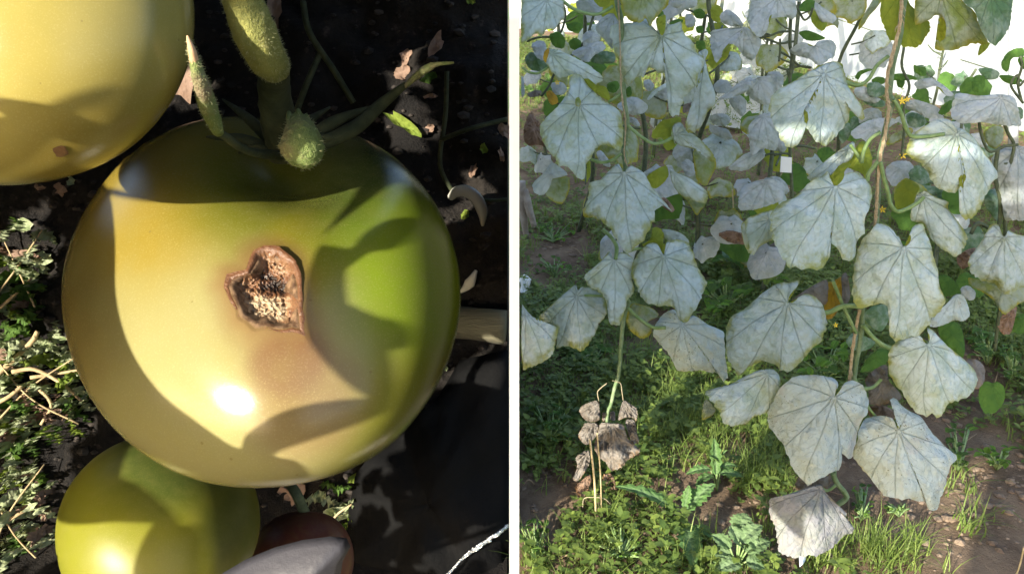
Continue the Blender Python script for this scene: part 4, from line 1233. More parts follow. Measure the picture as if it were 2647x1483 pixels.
S('A', 'E', 'drystem', -.01, 6, '480,950 490,880 560,870 640,880 690,920 745,940', 'tendril', ridge=0)
S('A', 'E', 'drystem', -.02, 6, '600,1040 520,1090 480,1150 490,1210 540,1260 570,1290', 'tendril', ridge=0)

# ---- vine B
S('B', 'B', 'stem', .03, 46, '1010,-60 985,100 965,280 915,480 890,700 905,760 855,1000 815,1200 805,1443 790,1660 780,1800 740,2100 690,2300 685,2414 670,2564 640,2714 620,2850 560,2980 480,3500 500,3600')
S('B', 'F', 'stem', .02, 40, '470,690 500,760 572,862 500,930 380,1010 250,1120 60,1290 -60,1400 -170,1500 -260,1600')
S('B', 'B', 'petiole', .02, 28, '885,420 800,490 740,590 670,635 600,625 480,570', 'petiole', dY2=.0)
S('B', 'B', 'petiole', .02, 30, '925,745 980,850 1005,930 1050,1010 1150,1020 1300,1000', 'petiole', dY2=.03)
S('B', 'B', 'petiole', .0, 28, '825,985 750,1040 700,1130 685,1215', 'petiole')
S('B', 'B', 'petiole', .01, 24, '600,1080 650,1150 685,1215', 'petiole')
S('B', 'B', 'petiole', .0, 32, '805,1205 740,1290 715,1350 600,1390 500,1395', 'petiole', dY2=-.01)
S('B', 'B', 'petiole', .0, 30, '825,1210 850,1330 880,1430 900,1520 950,1578 1020,1560 1100,1515 1150,1470', 'petiole', dY2=.02)
S('B', 'D', 'petiole', -.01, 36, '690,880 640,868 540,872 420,918 300,880 150,850', 'petiole', dY2=-.02)
S('B', 'D', 'petiole', .0, 26, '470,680 540,850 600,980 645,1070', 'petiole')
S('B', 'D', 'petiole', .01, 32, '695,1010 780,1110 890,1180 1000,1180 1190,1150', 'petiole', dY2=.02)
S('B', 'F', 'petiole', .0, 26, '480,130 560,80 700,62 770,48 830,-10', 'petiole', dY2=.03)
S('B', 'F', 'petiole', .0, 22, '490,780 430,820 385,800', 'petiole')
S('B', 'F', 'petiole', .03, 22, '620,-60 700,150 850,330 965,375', 'petiole', dY2=.0)
L('B', 'B', 'mildew', -.05, (400, 562), '385,490 440,460 510,460 545,490 560,560 580,640 620,690 665,760 705,830 700,905 660,880 625,850 610,800 590,850 590,910 540,960 490,1030 450,1070 400,1090 350,1070 300,990 250,920 205,875 240,940 255,1000 220,1070 150,1110 90,1050 40,960 10,880 -10,800 0,720 80,660 190,600 280,540', fold=.8)
L('B', 'B', 'under', -.03, None, '385,545 395,490 450,458 540,470 552,515 500,485 440,495 412,560', sub=True, name='curled_margin')
L('B', 'B', 'mildew', .03, (1400, 1005), '1200,910 1290,880 1340,890 1400,960 1450,960 1540,1040 1600,1140 1660,1220 1700,1290 1690,1340 1640,1400 1600,1480 1560,1580 1500,1640 1440,1625 1405,1560 1450,1480 1490,1380 1420,1400 1390,1440 1330,1430 1250,1410 1200,1350 1180,1280 1130,1220 1060,1190 1010,1130 1030,1060 1090,980 1160,940', fold=.8)
L('B', 'B', 'half', .0, (1280, -40), '1090,-40 1400,-60 1450,30 1530,80 1560,180 1600,260 1640,330 1540,330 1450,340 1360,380 1280,380 1215,370 1260,330 1310,280 1320,200 1280,120 1230,110 1200,150 1120,180 1080,195 1075,110', fold=.7)
L('B', 'B', 'teal', -.04, (1650, -40), '1420,-60 1820,-60 1810,60 1790,200 1740,290 1690,345 1640,320 1590,250 1560,180 1530,80 1450,30')
L('B', 'B', 'under', .06, None, '1570,325 1650,315 1620,370 1545,430')
L('B', 'B', 'under', .06, (970, -30), '830,-60 1000,-60 1060,60 1080,200 1190,150 1200,220 1150,310 1090,360 1000,355 950,320 880,290 850,200 820,120')
L('B', 'B', 'half', .10, None, '780,-20 850,-20 800,60 740,120 700,190 655,235 665,170 720,80')
L('B', 'B', 'mildew', .05, (590, 1120), '260,1340 350,1250 450,1170 560,1090 630,1050 640,1130 600,1200 540,1230 470,1290 420,1340 330,1345', tip=(-1, .8))
L('B', 'B', 'under', .08, None, '540,1230 600,1180 640,1100 690,1040 740,1100 770,1200 745,1290 720,1360 690,1290 600,1260')
L('B', 'D', 'mildew', -.05, (490, -20), '540,-110 640,-140 700,-100 760,-20 765,50 740,150 700,240 715,330 645,370 640,500 600,535 540,520 520,460 480,405 440,405 455,470 430,540 360,620 300,590 200,590 130,570 80,470 30,400 10,300 -10,190 70,100 190,60 300,-60 400,-110 440,-150 455,-40 490,-25', fold=.8)
L('B', 'D', 'under', -.04, None, '440,-80 530,-200 620,-195 555,-140 555,-90 510,-30 460,-20', sub=True, name='curled_margin')
L('B', 'C', 'mildew', .02, (1870, 230), '1690,220 1760,190 1850,160 1905,140 1930,250 1905,380 1840,400 1790,430 1750,500 1700,450 1680,330')
L('B', 'C', 'half', .0, None, '1660,260 1690,230 1700,330 1730,440 1700,450 1670,360', sub=True, name='curled_margin')
L('B', 'D', 'mildew', -.08, (1000, 435), '790,260 850,250 920,290 930,340 960,330 965,400 1000,425 1040,410 1060,370 1060,270 1100,260 1145,250 1160,310 1200,400 1220,500 1260,620 1260,720 1300,790 1320,850 1260,910 1200,980 1170,1040 1100,1090 1020,1110 920,1130 885,1060 890,960 880,880 840,840 780,860 720,885 640,880 615,800 620,690 630,560 660,450 680,370 740,330', fold=.7)
L('B', 'D', 'mildew', .02, (1140, 50), '1100,30 1160,0 1210,40 1250,60 1300,80 1340,90 1320,130 1360,180 1420,260 1480,350 1450,440 1390,510 1330,470 1260,430 1210,380 1180,320 1150,250 1060,240 1045,190 1070,100', tip=(.8, 1))
L('B', 'D', 'under', .10, None, '920,20 1010,-90 1050,-75 1130,-20 1080,60 1085,115 1000,140 940,150')
L('B', 'D', 'mildew', -.06, (130, 850), '150,690 80,690 -6,730 -100,810 -186,890 -306,950 -336,1100 -316,1260 -236,1400 -170,1330 -60,1280 20,1300 90,1350 140,1360 220,1300 270,1240 330,1170 400,1110 430,1010 415,930 390,850 330,790 260,770 190,830 160,850 120,820 180,740 240,670', fold=.8, tip=(-.15, 1))
L('B', 'D', 'dry', .04, None, '150,830 230,770 330,710 420,665 440,700 430,860 380,860 330,800 260,780 190,835')
L('B', 'D', 'orange', .06, None, '425,690 480,680 540,640 565,760 535,860 480,950 420,975 395,920 410,850')
L('B', 'D', 'dry', .05, None, '530,640 570,610 590,680 605,800 565,880 530,860 540,760')
L('B', 'D', 'mildew', -.02, (1190, 1158), '1160,1020 1220,1050 1260,1100 1330,1170 1420,1240 1530,1340 1555,1420 1500,1533 1420,1573 1310,1603 1300,1673 1250,1710 1220,1665 1160,1693 1090,1660 1040,1600 1000,1530 940,1460 890,1380 880,1300 890,1200 960,1110 1060,1090 1120,1080 1150,1140 1190,1150 1200,1080', tip=(.35, 1))
L('B', 'D', 'dry', .06, None, '1460,1250 1560,1270 1610,1330 1600,1440 1540,1500 1440,1400')
L('B', 'D', 'dry', .05, None, '700,1423 760,1350 880,1290 880,1423 960,1500 1000,1560 830,1610 730,1600 740,1500', crumple=.2)
L('B', 'D', 'brown', .08, None, '720,1620 830,1600 920,1640 940,1700 900,1740 820,1740 740,1690', crumple=.2)
L('B', 'E', 'mildew', .0, (1860, -50), '1370,80 1480,70 1600,20 1700,-40 1800,-80 1900,-90 1950,-40 1960,40 1905,150 1870,240 1780,260 1680,330 1600,345 1540,320 1500,250 1440,150', tip=(-.9, .75))
L('B', 'E', 'half', .03, None, '1390,130 1440,170 1480,220 1440,270 1370,300 1365,250', sub=True, name='curled_margin')
L('B', 'F', 'speck', -.08, (480, 128), '100,20 200,-40 350,-45 480,-20 520,30 470,80 480,125 510,110 540,50 560,10 620,-5 690,30 730,100 740,190 720,260 680,310 660,350 650,440 610,600 570,570 520,530 545,570 530,640 470,700 400,710 330,770 280,780 220,720 190,680 150,620 120,520 70,430 0,370 -15,330 -20,250 30,150', fold=.8, tip=(-.35, 1))
L('B', 'F', 'speck', -.05, (965, 382), '890,150 920,130 960,150 1000,210 1100,250 1140,290 1190,370 1270,450 1350,530 1395,555 1390,600 1350,640 1330,710 1300,800 1270,900 1250,960 1210,980 1170,940 1180,900 1080,890 960,890 900,880 840,840 790,780 720,700 670,640 610,560 650,450 670,350 700,290 760,265 860,260 920,280 940,330 960,375 985,330 950,270 940,210', fold=.8, tip=(.35, 1))
L('B', 'F', 'lilac', -.06, (385, 805), '385,770 420,840 450,900 520,950 580,990 570,1020 540,1010 600,1070 640,1105 600,1140 540,1160 480,1240 400,1290 330,1310 250,1310 150,1325 90,1300 60,1240 40,1100 0,1010 -10,940 0,880 30,870 130,850 240,810 330,785', tip=(-.35, 1))
for dY, J, poly in [(.0, None, '20,1380 80,1330 160,1360 220,1443 200,1520 20,1520'), (.0, None, '380,1290 440,1250 480,1320 525,1360 510,1390 380,1375'), (.02, None, '270,1310 360,1300 370,1460 300,1500 280,1400'), (.04, None, '180,790 220,700 300,760 380,740 440,700 450,790 350,800 240,820')]:
    L('B', 'F', 'dry', dY, J, poly, crumple=.3, name='dried_leaf')

# ---- vine C (behind, middle)
S('C', 'B', 'darkstem', .0, 26, '165,-60 170,60 155,150 150,330 165,420 150,600 155,900 150,1150 160,1300 165,1440 170,1600')
for p in ['-60,280 0,268 70,242 150,235', '-40,290 0,300 80,325 180,310', '75,290 78,370 68,460', '80,390 150,430 220,490 310,508', '60,500 130,520 220,495 310,505', '200,40 230,110 260,150 300,120 320,60', '130,525 150,600', '-120,330 -40,260 0,262', '30,1160 90,1145 150,1150', '-60,1180 -10,1150 60,1148', '150,1090 250,1090 340,1110']:
    S('C', 'B', 'darkstem', .0, 17, p, 'petiole', ridge=0, sides=7)
L('C', 'B', 'grey', -.04, (60, -20), '-140,-20 190,-30 205,100 180,150 110,125 50,130 -20,150 -20,240 -75,290 -140,220 -175,150 -160,80')
L('C', 'B', 'green', .06, None, '330,0 345,40 310,80 250,90 205,80 230,30 280,-10')
L('C', 'B', 'grey', -.02, (350, 40), '335,10 400,60 510,130 470,180 440,165 380,170 330,60')
L('C', 'B', 'under', .03, None, '300,150 330,60 370,170 440,170 400,240 350,215')
L('C', 'B', 'grey', -.04, (330, 345), '130,385 200,330 260,310 300,350 345,350 350,310 400,300 470,300 500,350 480,430 450,440 400,480 350,490 310,450 260,430 200,420')
L('C', 'B', 'green', .04, None, '205,240 280,225 350,250 430,290 330,310 260,300')
L('C', 'A', 'grey', -.06, (1690, 210), '1430,230 1520,215 1600,205 1710,200 1760,260 1820,300 1800,360 1760,450 1720,455 1660,400 1620,330 1560,330 1510,400 1490,470 1460,450 1440,380 1430,300', tip=(-.6, 1))
L('C', 'A', 'under', -.01, None, '1405,460 1450,380 1500,430 1590,335 1565,430 1500,480 1450,525')
L('C', 'A', 'grey', .03, None, '1560,65 1640,120 1690,200 1600,205 1510,170 1500,110')
L('C', 'A', 'grey', .1, None, '1150,10 1250,-20 1340,0 1330,50 1230,80 1140,50')
L('C', 'A', 'grey', .1, None, '1240,110 1290,100 1330,150 1310,200 1250,210')
L('C', 'A', 'grey', .0, (1700, 620), '1480,745 1570,680 1660,600 1740,570 1755,620 1700,690 1600,730 1500,750', tip=(-1, .6))
L('C', 'A', 'grey', .05, (1800, 590), '1760,580 1905,560 1905,770 1850,790 1790,770 1740,740 1690,690')
L('C', 'A', 'grey', .06, None, '1640,700 1700,740 1700,830 1670,880 1600,810 1560,740')
L('C', 'A', 'grey', .2, None, '1450,640 1500,590 1570,600 1600,660 1560,700 1480,700')
L('C', 'A', 'grey', -.03, (1830, 870), '1820,840 1905,850 1960,900 1940,1100 1905,1130 1820,1100 1760,1160 1730,1150 1720,1000 1715,930')
L('C', 'A', 'grey', .0, (1810, 1130), '1700,1140 1830,1110 1850,1160 1790,1220 1690,1280 1550,1265 1620,1200', tip=(-1, .5))
L('C', 'A', 'grey', -.03, (1850, 1350), '1665,1390 1780,1345 1900,1330 1990,1370 1985,1480 1900,1525 1760,1570 1640,1570 1640,1480', tip=(-.6, 1))
L('C', 'A', 'grey', .25, None, '1420,870 1480,845 1560,850 1590,900 1540,950 1450,930')
L('C', 'A', 'grey', .22, None, '1420,920 1500,950 1560,960 1605,1030 1560,1050 1470,1010 1425,980')
L('C', 'B', 'grey', .12, None, '-30,540 60,530 110,570 100,640 40,690 -20,720')
L('C', 'B', 'grey', .10, None, '-40,920 40,930 100,1010 130,1110 100,1140 0,1120 -40,1060')
L('C', 'B', 'grey', .12, None, '-60,1330 60,1310 130,1370 150,1440 40,1480 -60,1460')
L('C', 'D', 'brown', .2, None, '-400,330 -300,300 -180,330 -80,390 -110,420 -300,400', crumple=.2, name='dried_leaf')
L('C', 'D', 'dry', .25, None, '-20,420 60,380 120,460 120,580 60,600 0,560', crumple=.2, name='dried_leaf')

# ---- vine D (right edge)
S('D', 'D', 'darkstem', .05, 30, '1700,-300 1680,-100 1720,100 1690,300 1560,250 1500,330', 'stem')
S('D', 'D', 'darkstem', .05, 26, '1760,-200 1750,100 1755,340 1740,700 1700,1000 1680,1200')
S('D', 'B', 'darkstem', .05, 22, '1560,900 1580,1010 1640,1130 1760,1090 1850,1080', 'petiole', ridge=0)
S('D', 'B', 'darkstem', .05, 24, '1740,900 1780,1000 1820,1080 1800,1200 1760,1330', 'petiole', ridge=0)
L('D', 'B', 'grey', .0, (1730, 735), '1400,690 1500,710 1600,715 1720,700 1830,720 1850,800 1880,930 1870,945 1750,940 1600,910 1500,920 1420,925 1355,880 1350,800 1370,740', tip=(-.5, .8))
L('D', 'B', 'grey', .06, (1850, 1120), '1770,1090 1830,1080 1960,1110 1960,1640 1800,1650 1740,1560 1720,1440 1680,1340 1645,1190 1700,1130')
L('D', 'D', 'mildew', -.06, (1750, 358), '1640,260 1700,250 1720,300 1740,350 1775,345 1775,290 1830,330 1920,350 1980,420 1980,700 1880,720 1800,780 1740,785 1710,740 1680,700 1600,690 1520,640 1470,560 1490,500 1540,440 1590,370')
L('D', 'D', 'half', .02, None, '1470,650 1600,680 1700,700 1740,780 1800,770 1880,710 1960,740 1960,820 1860,850 1800,900 1745,940 1700,880 1680,830 1600,770 1490,720')
L('D', 'D', 'brown', .05, None, '1760,890 1850,860 1835,940 1800,1080 1730,1080 1690,1000', crumple=.25)
L('D', 'D', 'grey', .02, None, '1760,10 1960,-20 1960,220 1830,225 1760,240 1740,180 1735,90')
L('D', 'D', 'speck', -.02, (1390, 795), '1380,780 1440,780 1480,860 1495,940 1450,985 1380,970 1320,1000 1240,1030 1180,1010 1220,940 1250,910 1320,850', tip=(-.7, 1))
L('D', 'D', 'grey', .03, None, '1420,730 1480,710 1540,760 1530,820 1480,830 1430,790')
L('D', 'D', 'green', .1, None, '1250,640 1320,630 1400,700 1420,760 1360,790 1300,800 1270,720')
L('D', 'D', 'green', .12, None, '1250,990 1400,980 1440,1050 1460,1200 1440,1260 1380,1230 1330,1180 1260,1090')
L('D', 'D', 'green', .08, None, '1820,950 1900,920 1960,940 1960,1060 1850,1080 1800,1050')
L('D', 'D', 'brown', .12, None, '1390,500 1480,440 1550,430 1500,560 1440,600 1400,560', crumple=.2)
L('D', 'D', 'teal', .15, None, '1600,0 1740,-10 1740,150 1720,260 1660,200 1600,120')
L('D', 'D', 'teal', .04, None, '690,930 760,870 850,850 890,880 890,970 840,1060 790,1050 720,990')
L('D', 'D', 'teal', .05, None, '560,1130 620,1060 720,1100 800,1120 760,1180 680,1210 600,1190')
L('D', 'D', 'green', .03, None, '665,1360 730,1250 820,1180 890,1190 880,1290 800,1340 700,1360')
L('D', 'B', 'half', .12, None, '920,1410 1000,1325 1060,1345 1170,1400 1180,1480 1100,1470 1000,1480 930,1470')
L('D', 'B', 'half', .2, None, '1580,990 1680,930 1750,950 1740,1060 1680,1120 1620,1080')
L('D', 'B', 'green', .2, None, '1250,850 1300,790 1360,740 1365,800 1320,850')

# ---- vine G (green, before the plastic wall)
S('G', 'B', 'darkstem', .0, 20, '1000,350 985,500 1040,640 1000,800 1000,1000 980,1170')
S('G', 'B', 'darkstem', .0, 18, '1900,600 1860,640 1850,560 1800,640 1890,770', 'stem', ridge=0)
S('G', 'B', 'darkstem', .0, 18, '1870,420 1880,500 1850,620 1880,760', 'stem', ridge=0)
for m_, dY, poly in [('teal', 0, '720,620 800,610 860,650 865,700 800,730 730,710'), ('green', .05, '870,570 960,545 1060,560 1110,590 1000,605 900,600'), ('grey', -.03, '1070,620 1130,590 1210,580 1290,630 1350,680 1380,715 1310,720 1280,660 1230,640 1170,660 1100,670'),
                     ('grey', .0, '1000,760 1080,740 1180,770 1260,800 1250,880 1180,890 1080,830 1010,820'), ('green', .0, '1070,480 1120,500 1165,500 1170,570 1120,570 1075,530'), ('green', .0, '1500,590 1550,555 1610,570 1605,640 1580,705 1510,690'), ('green', .0, '1720,480 1760,400 1830,360 1900,360 1900,430 1800,430 1780,540 1740,530'),
                     ('teal', .02, '1550,510 1640,505 1720,540 1700,590 1620,600 1570,550'), ('green', -.03, '1250,850 1290,780 1360,740 1355,810 1300,860'), ('green', .02, '630,580 660,530 740,510 775,520 720,540 680,560 660,600'), ('teal', .05, '520,950 570,905 610,930 600,1020 540,1080 510,1020'), ('green', .04, '750,600 800,570 860,580 860,625 790,640'),
                     ('grey', .02, '620,660 720,640 760,720 840,740 780,780 690,750 640,720'), ('teal', .06, '680,750 780,735 860,750 860,800 760,800'), ('teal', .08, '1010,850 1080,835 1150,870 1180,920 1100,960 1030,940'), ('green', .1, '940,580 1000,560 1010,620 990,660 950,650'), ('grey', -.01, '590,990 700,910 800,880 900,880 980,900 900,940 850,1000 780,1020 730,1075 690,1030 640,1040'), ('half', .02, '860,1080 900,1010 1000,960 1060,950 1070,990 980,1050 900,1080'),
                     ('grey', .1, '650,850 740,800 830,820 840,890 740,890 660,930'), ('grey', .12, '860,1250 930,1200 1040,1200 1080,1250 1040,1340 920,1400 870,1330'), ('teal', .05, '1030,1280 1100,1235 1190,1290 1200,1360 1120,1390 1050,1350'), ('grey', .15, '1480,1000 1580,990 1630,1060 1620,1110 1550,1090'), ('green', .06, '1700,560 1800,560 1900,600 1820,640 1740,610'), ('green', .02, '1840,440 1900,420 1960,440 1960,520 1880,520'),
                     ('teal', .1, '600,880 660,860 680,940 640,980 600,960'), ('green', .12, '340,1130 420,1090 480,1120 470,1200 390,1210'), ('teal', .1, '1700,780 1800,800 1890,800 1890,900 1800,880')]:
    L('G', 'B', m_, dY, None, poly)

# ---- vine E (behind vine A)
S('E', 'A', 'darkstem', .1, 20, '600,-40 560,120 480,330 300,500 230,640 170,720', ridge=0)
S('E', 'A', 'darkstem', .1, 18, '330,20 350,120 300,260 150,280 60,310', 'petiole', ridge=0)
for m_, dY, poly in [('grey', .0, '470,270 520,225 590,250 620,300 560,330 490,370'), ('grey', -.02, '385,395 470,350 620,300 655,350 640,375 560,415 520,475 440,430'), ('teal', .05, '530,460 560,410 640,375 730,400 720,475 600,480'), ('grey', .0, '720,790 830,720 900,730 975,790 950,840 870,865 800,845'), ('mildew', .0, '955,745 1000,680 1130,600 1130,640 1040,690 975,750'), ('grey', .03, '1000,690 1130,630 1130,740 1080,755'),
                     ('green', .05, '350,190 420,165 480,180 470,230 380,240'), ('green', .08, '220,260 300,230 355,290 340,370 260,350'), ('green', .1, '370,310 420,280 475,310 460,370 390,370'), ('grey', .05, '90,330 150,300 200,310 215,380 190,400 190,460 130,430'), ('teal', .1, '40,440 90,380 180,430 230,500 180,540 80,520'), ('grey', .1, '230,620 330,610 370,660 340,710 270,710'), ('brown', .0, '70,850 110,840 160,920 220,1000 230,1110 160,1080 60,1090 30,1000'), ('dry', .0, '60,700 130,670 180,680 160,720 80,730'),
                     ('orange', .02, '200,690 240,670 290,720 300,770 240,790'), ('grey', .06, '810,870 880,880 915,940 880,950 820,900'), ('grey', .06, '580,1130 620,1120 680,1200 690,1250 640,1240 590,1180'), ('grey', .1, '930,600 980,590 1020,640 980,690 940,660'), ('green', .1, '660,620 740,600 760,650 720,700 660,680'), ('green', .12, '800,660 840,640 850,710 810,730'), ('grey', .08, '1200,1230 1260,1180 1320,1230 1320,1310 1260,1320'), ('grey', .0, '0,560 40,580 50,700 30,730 0,720'),
                     ('green', .3, '1300,80 1360,60 1400,100 1380,145 1320,140'), ('under', .3, '1430,60 1490,30 1535,90 1500,180 1440,150'), ('green', .3, '1320,200 1380,190 1380,250 1330,250'), ('green', .32, '1320,310 1390,300 1400,380 1330,370'), ('green', .35, '1000,60 1080,80 1090,130 1020,130'), ('green', .4, '1110,180 1180,140 1240,150 1190,210'), ('dry', .3, '1230,780 1300,760 1350,780 1290,830 1220,850'), ('brown', -.3, '1050,1480 1100,1470 1170,1560 1150,1590 1080,1550')]:
    L('E', 'A', m_, dY, None, poly, crumple=.2 if m_ in ('brown', 'dry') else 0)

# ================================================================ plastic wall, posts, wire
k = NT('tunnel_film'); co = k.coord()
k.set(Base_Color=k.mix(k.noise(1.5, 4, .6, co), (0.40, 0.42, 0.41), (0.50, 0.51, 0.50)), Roughness=.45)
k.bump(k.noise(5, 4, .6, co), .35, .03)
translucent(k, (0.85, 0.87, 0.84), 0.45)
M['film'] = k.m
def film_sheet(name, p0, p1, h, inward, label, nseg=110):
    V, F = [], []
    p0, p1 = Vector(p0), Vector(p1)
    d = (p1 - p0); nrm = Vector((-d.y, d.x, 0)).normalized() * inward
    m = 14
    for i in range(nseg + 1):
        t = i / nseg
        b = p0 + d * t
        for j in range(m + 1):
            z = h * j / m
            fold = 0.07 * noise.noise(Vector((t * d.length * 2.6, z * .35, 1.0))) + 0.022 * noise.noise(Vector((t * d.length * 9, z * .8, 5.0)))
            lean = 0.55 * max(0, (z - 1.0) / (h - 1.0)) ** 2
            q = b + nrm * (fold + lean)
            V.append((q.x, q.y, z - .02))
    for i in range(nseg):
        for j in range(m):
            a = i * (m + 1) + j
            F.append((a, a + 1, a + m + 2, a + m + 1))
    o = mesh_obj(name, V, F, M['film'])
    return tag(o, label, 'plastic sheet')
film_sheet('tunnel_film', (2.62, 10.3, 0), (4.25, 3.6, 0), 2.4, -1, 'white translucent plastic side wall of the tunnel behind the cucumber vines')
film_sheet('tunnel_film', (0.02, 11.6, 0), (2.6, 10.4, 0), 2.4, -1, 'white plastic end wall of the tunnel far behind the vines', 60)
M['steel'] = simple('galvanised_tube', (0.30, 0.33, 0.36), (0.42, 0.45, 0.48), 20, .4, .2, .002, .5)
def post(px0, px1, Y, wpx, label):
    a, b = at_Y(*px0, Y), at_Y(*px1, Y)
    b = a + (b - a) * ((a.z - 0.0) / max(1e-3, a.z - b.z))
    top = a + (a - b) * 0.9
    r = wpx / 2 * (a - CAM).dot(FWD) / FPX
    o = tube('tunnel_post', [b, a, top], [r], M['steel'], sides=16, n=3)
    tag(o, label, 'post', 'steel posts of the tunnel')
post((2118, 0), (2136, 100), 7.2, 19, 'grey steel tube post left of the jute twine')
post((2622, 0), (2620, 240), 4.9, 25, 'grey steel tube post at the right edge of the picture')
pts = [at_Y(2150, 45, 6.9), at_Y(2290, 92, 6.4), at_Y(2420, 135, 5.8), at_Y(2570, 182, 5.2)]
tag(tube('support_wire', pts, [.004], M['darkstem'], sides=5), 'thin wire sloping across the white plastic wall', 'wire')
# strip of plastic lying on the ground along the wall foot
V, F = [], []
n = 26
for i in range(n + 1):
    t = i / n
    c = on_ground(1985, 150).lerp(on_ground(1905, 345), t)
    for j in range(7):
        q = c + Vector((-.30 + .10 * j, 0.05 * math.sin(j), 0))
        V.append((q.x, q.y, .03 + gh(q.x, q.y) + .03 * abs(noise.noise(Vector((q.x * 4, q.y * 4, 0))))))
for i in range(n):
    for j in range(6):
        a = i * 7 + j
        F.append((a, a + 1, a + 8, a + 7))
tag(mesh_obj('ground_film', V, F, M['film']), 'crumpled strip of white plastic lying on the ground before the tunnel wall', 'plastic sheet')

# ================================================================ twines, sticks, tags
def twine(crop, Y, w, poly, label, strands=3, fray=40, seed=0):
    P = [cpx(crop, *map(float, q.split(','))) for q in poly.split()]
    base = smooth_path([at_Y(x, y, Y) for x, y in P], 8)
    r = w / CS / 2 * (base[0] - CAM).dot(FWD) / FPX
    rngt = random.Random(seed)
    items = []
    for s_ in range(strands):
        pts = []
        for i, p in enumerate(base):
            a = i * .55 + s_ * 6.28 / strands
            pts.append(p + RIGHT * math.cos(a) * r * .55 + Vector((0, 1, 0)) * math.sin(a) * r * .55)
        items.append(tube_geo(pts, [r * .55], sides=6, n=2, wob=.3))
    for _ in range(fray):
        i = rngt.randrange(len(base) - 3)
        p = base[i] + RIGHT * rngt.uniform(-r, r)
        q = base[i + 3] + RIGHT * rngt.uniform(-2.2 * r, 2.2 * r) - Vector((0, r * rngt.uniform(0, 1.5), 0))
        items.append(tube_geo([p, (p + q) / 2 + RIGHT * rngt.uniform(-r, r), q], [.0006], sides=3, n=3))
    V, F = merge_geo(items)
    return tag(mesh_obj('jute_twine', V, F, M['jute']), label, 'twine', 'jute twines holding the vines')
twine('B', PY['B'] + .005, 28, '1000,-700 995,-300 985,0 968,200 930,350 880,550 872,700 888,800 860,1000 820,1200 800,1443 795,1560 785,1660 770,1900 700,2200 655,2380 625,2560 605,2720 590,2850 560,2950', 'frayed jute twine spiralling down the vine with the biggest leaves', 3, 90, 1)
twine('A', PY['A'] + .0, 13, '730,-700 735,-300 745,0 758,300 763,560 775,750 800,900 795,1050 790,1150 812,1240', 'thin jute twine along the vine nearest the white panel', 2, 16, 2)
M['cane'] = simple('dry_cane', (0.36, 0.28, 0.15), (0.48, 0.40, 0.24), 50, .6, .3, .002)
def cane(crop, x0, y0, x1, y1, w, Y, label):
    a, b = at_Y(*cpx(crop, x0, y0), Y), at_Y(*cpx(crop, x1, y1), Y)
    if b.z > 0: b = a + (b - a) * (a.z / (a.z - b.z))
    r = w / CS / 2 * (a - CAM).dot(FWD) / FPX
    tag(tube('cane_stake', [a, (a + b) / 2 + Vector((.003, 0, 0)), b], [r, r, r * .9], M['cane'], sides=8), label, 'stake')
cane('E', 535, 440, 577, 1010, 17, 1.58, 'thick short cane stake among the dried brown leaves')
cane('E', 588, 390, 618, 1020, 12, 1.60, 'thin cane stake close behind the thick one among dried leaves')
cane('C', 1597, 0, 1606, 372, 11, on_ground(*cpx('C', 1606, 372)).y, 'lone thin cane stake in the weeds between the two front vines')
cane('F', 1896, 1240, 1830, 1460, 12, on_ground(*cpx('F', 1830, 1460)).y - .02, 'slanting straw stalk in the bottom corner of the picture')
M['greywood'] = simple('grey_weathered_stump', (0.24, 0.21, 0.18), (0.36, 0.33, 0.30), 22, .9, .7, .006)
g = empty('broken_stake', on_ground(*cpx('C', 60, 370)))
tag(g, 'grey weathered broken stake with two prongs beside the white panel', 'stake')
Yg = on_ground(*cpx('C', 60, 370)).y
tube('prong', [at_Y(*cpx('C', 26, -60), Yg), at_Y(*cpx('C', 34, 120), Yg), at_Y(*cpx('C', 60, 372), Yg)], [.020, .022, .013], M['greywood'], g, sides=9, wob=.25)
tube('prong', [at_Y(*cpx('C', 48, 0), Yg), at_Y(*cpx('C', 75, 120), Yg - .02), at_Y(*cpx('C', 118, 275), Yg - .03)], [.017, .020, .014], M['greywood'], g, sides=9, wob=.25)
M['tagwhite'] = simple('white_plastic_tag', (0.72, 0.73, 0.72), (0.82, 0.82, 0.80), 8, .5, 0)
tg = [at_Y(*cpx('B', x, y), 2.45) for x, y in ((85, 1170), (165, 1178), (162, 1290), (78, 1285))]
V = tg + [p + Vector((0, .004, 0)) for p in tg]
tag(mesh_obj('plant_tag', V, [(0, 1, 2, 3), (7, 6, 5, 4), (0, 4, 5, 1), (1, 5, 6, 2), (2, 6, 7, 3), (3, 7, 4, 0)], M['tagwhite'], smooth=False), 'blank white plastic tag hanging on the bare dark stem behind', 'tag')
def scrap(crop, pts, h, mat, label, cat):
    P = [on_ground(*cpx(crop, x, y), h) for x, y in pts]
    c = sum(P, Vector()) / len(P)
    rngs = random.Random(int(c.x * 1000))
    V, F = [c + Vector((0, 0, .03))], []
    m = len(P)
    for i in range(m):
        V.append(c.lerp(P[i], .55) + Vector((0, 0, rngs.uniform(.0, .04))))
    for i in range(m):
        V.append(P[i] + Vector((0, 0, rngs.uniform(-.01, .02))))
    for i in range(m):
        j = (i + 1) % m
        F += [(0, 1 + i, 1 + j), (1 + i, 1 + m + i, 1 + m + j, 1 + j)]
    o = mesh_obj('plastic_scrap', V, F, mat, smooth=False)
    return tag(o, label, cat)
scrap('C', [(5, 670), (50, 655), (97, 690), (80, 740), (60, 790), (15, 780), (5, 720)], .02, M['tagwhite'], 'crumpled white plastic scrap on the ground beside the white panel', 'scrap')
M['bluewhite'] = simple('pale_blue_plastic', (0.45, 0.60, 0.72), (0.72, 0.78, 0.82), 30, .4, 0)
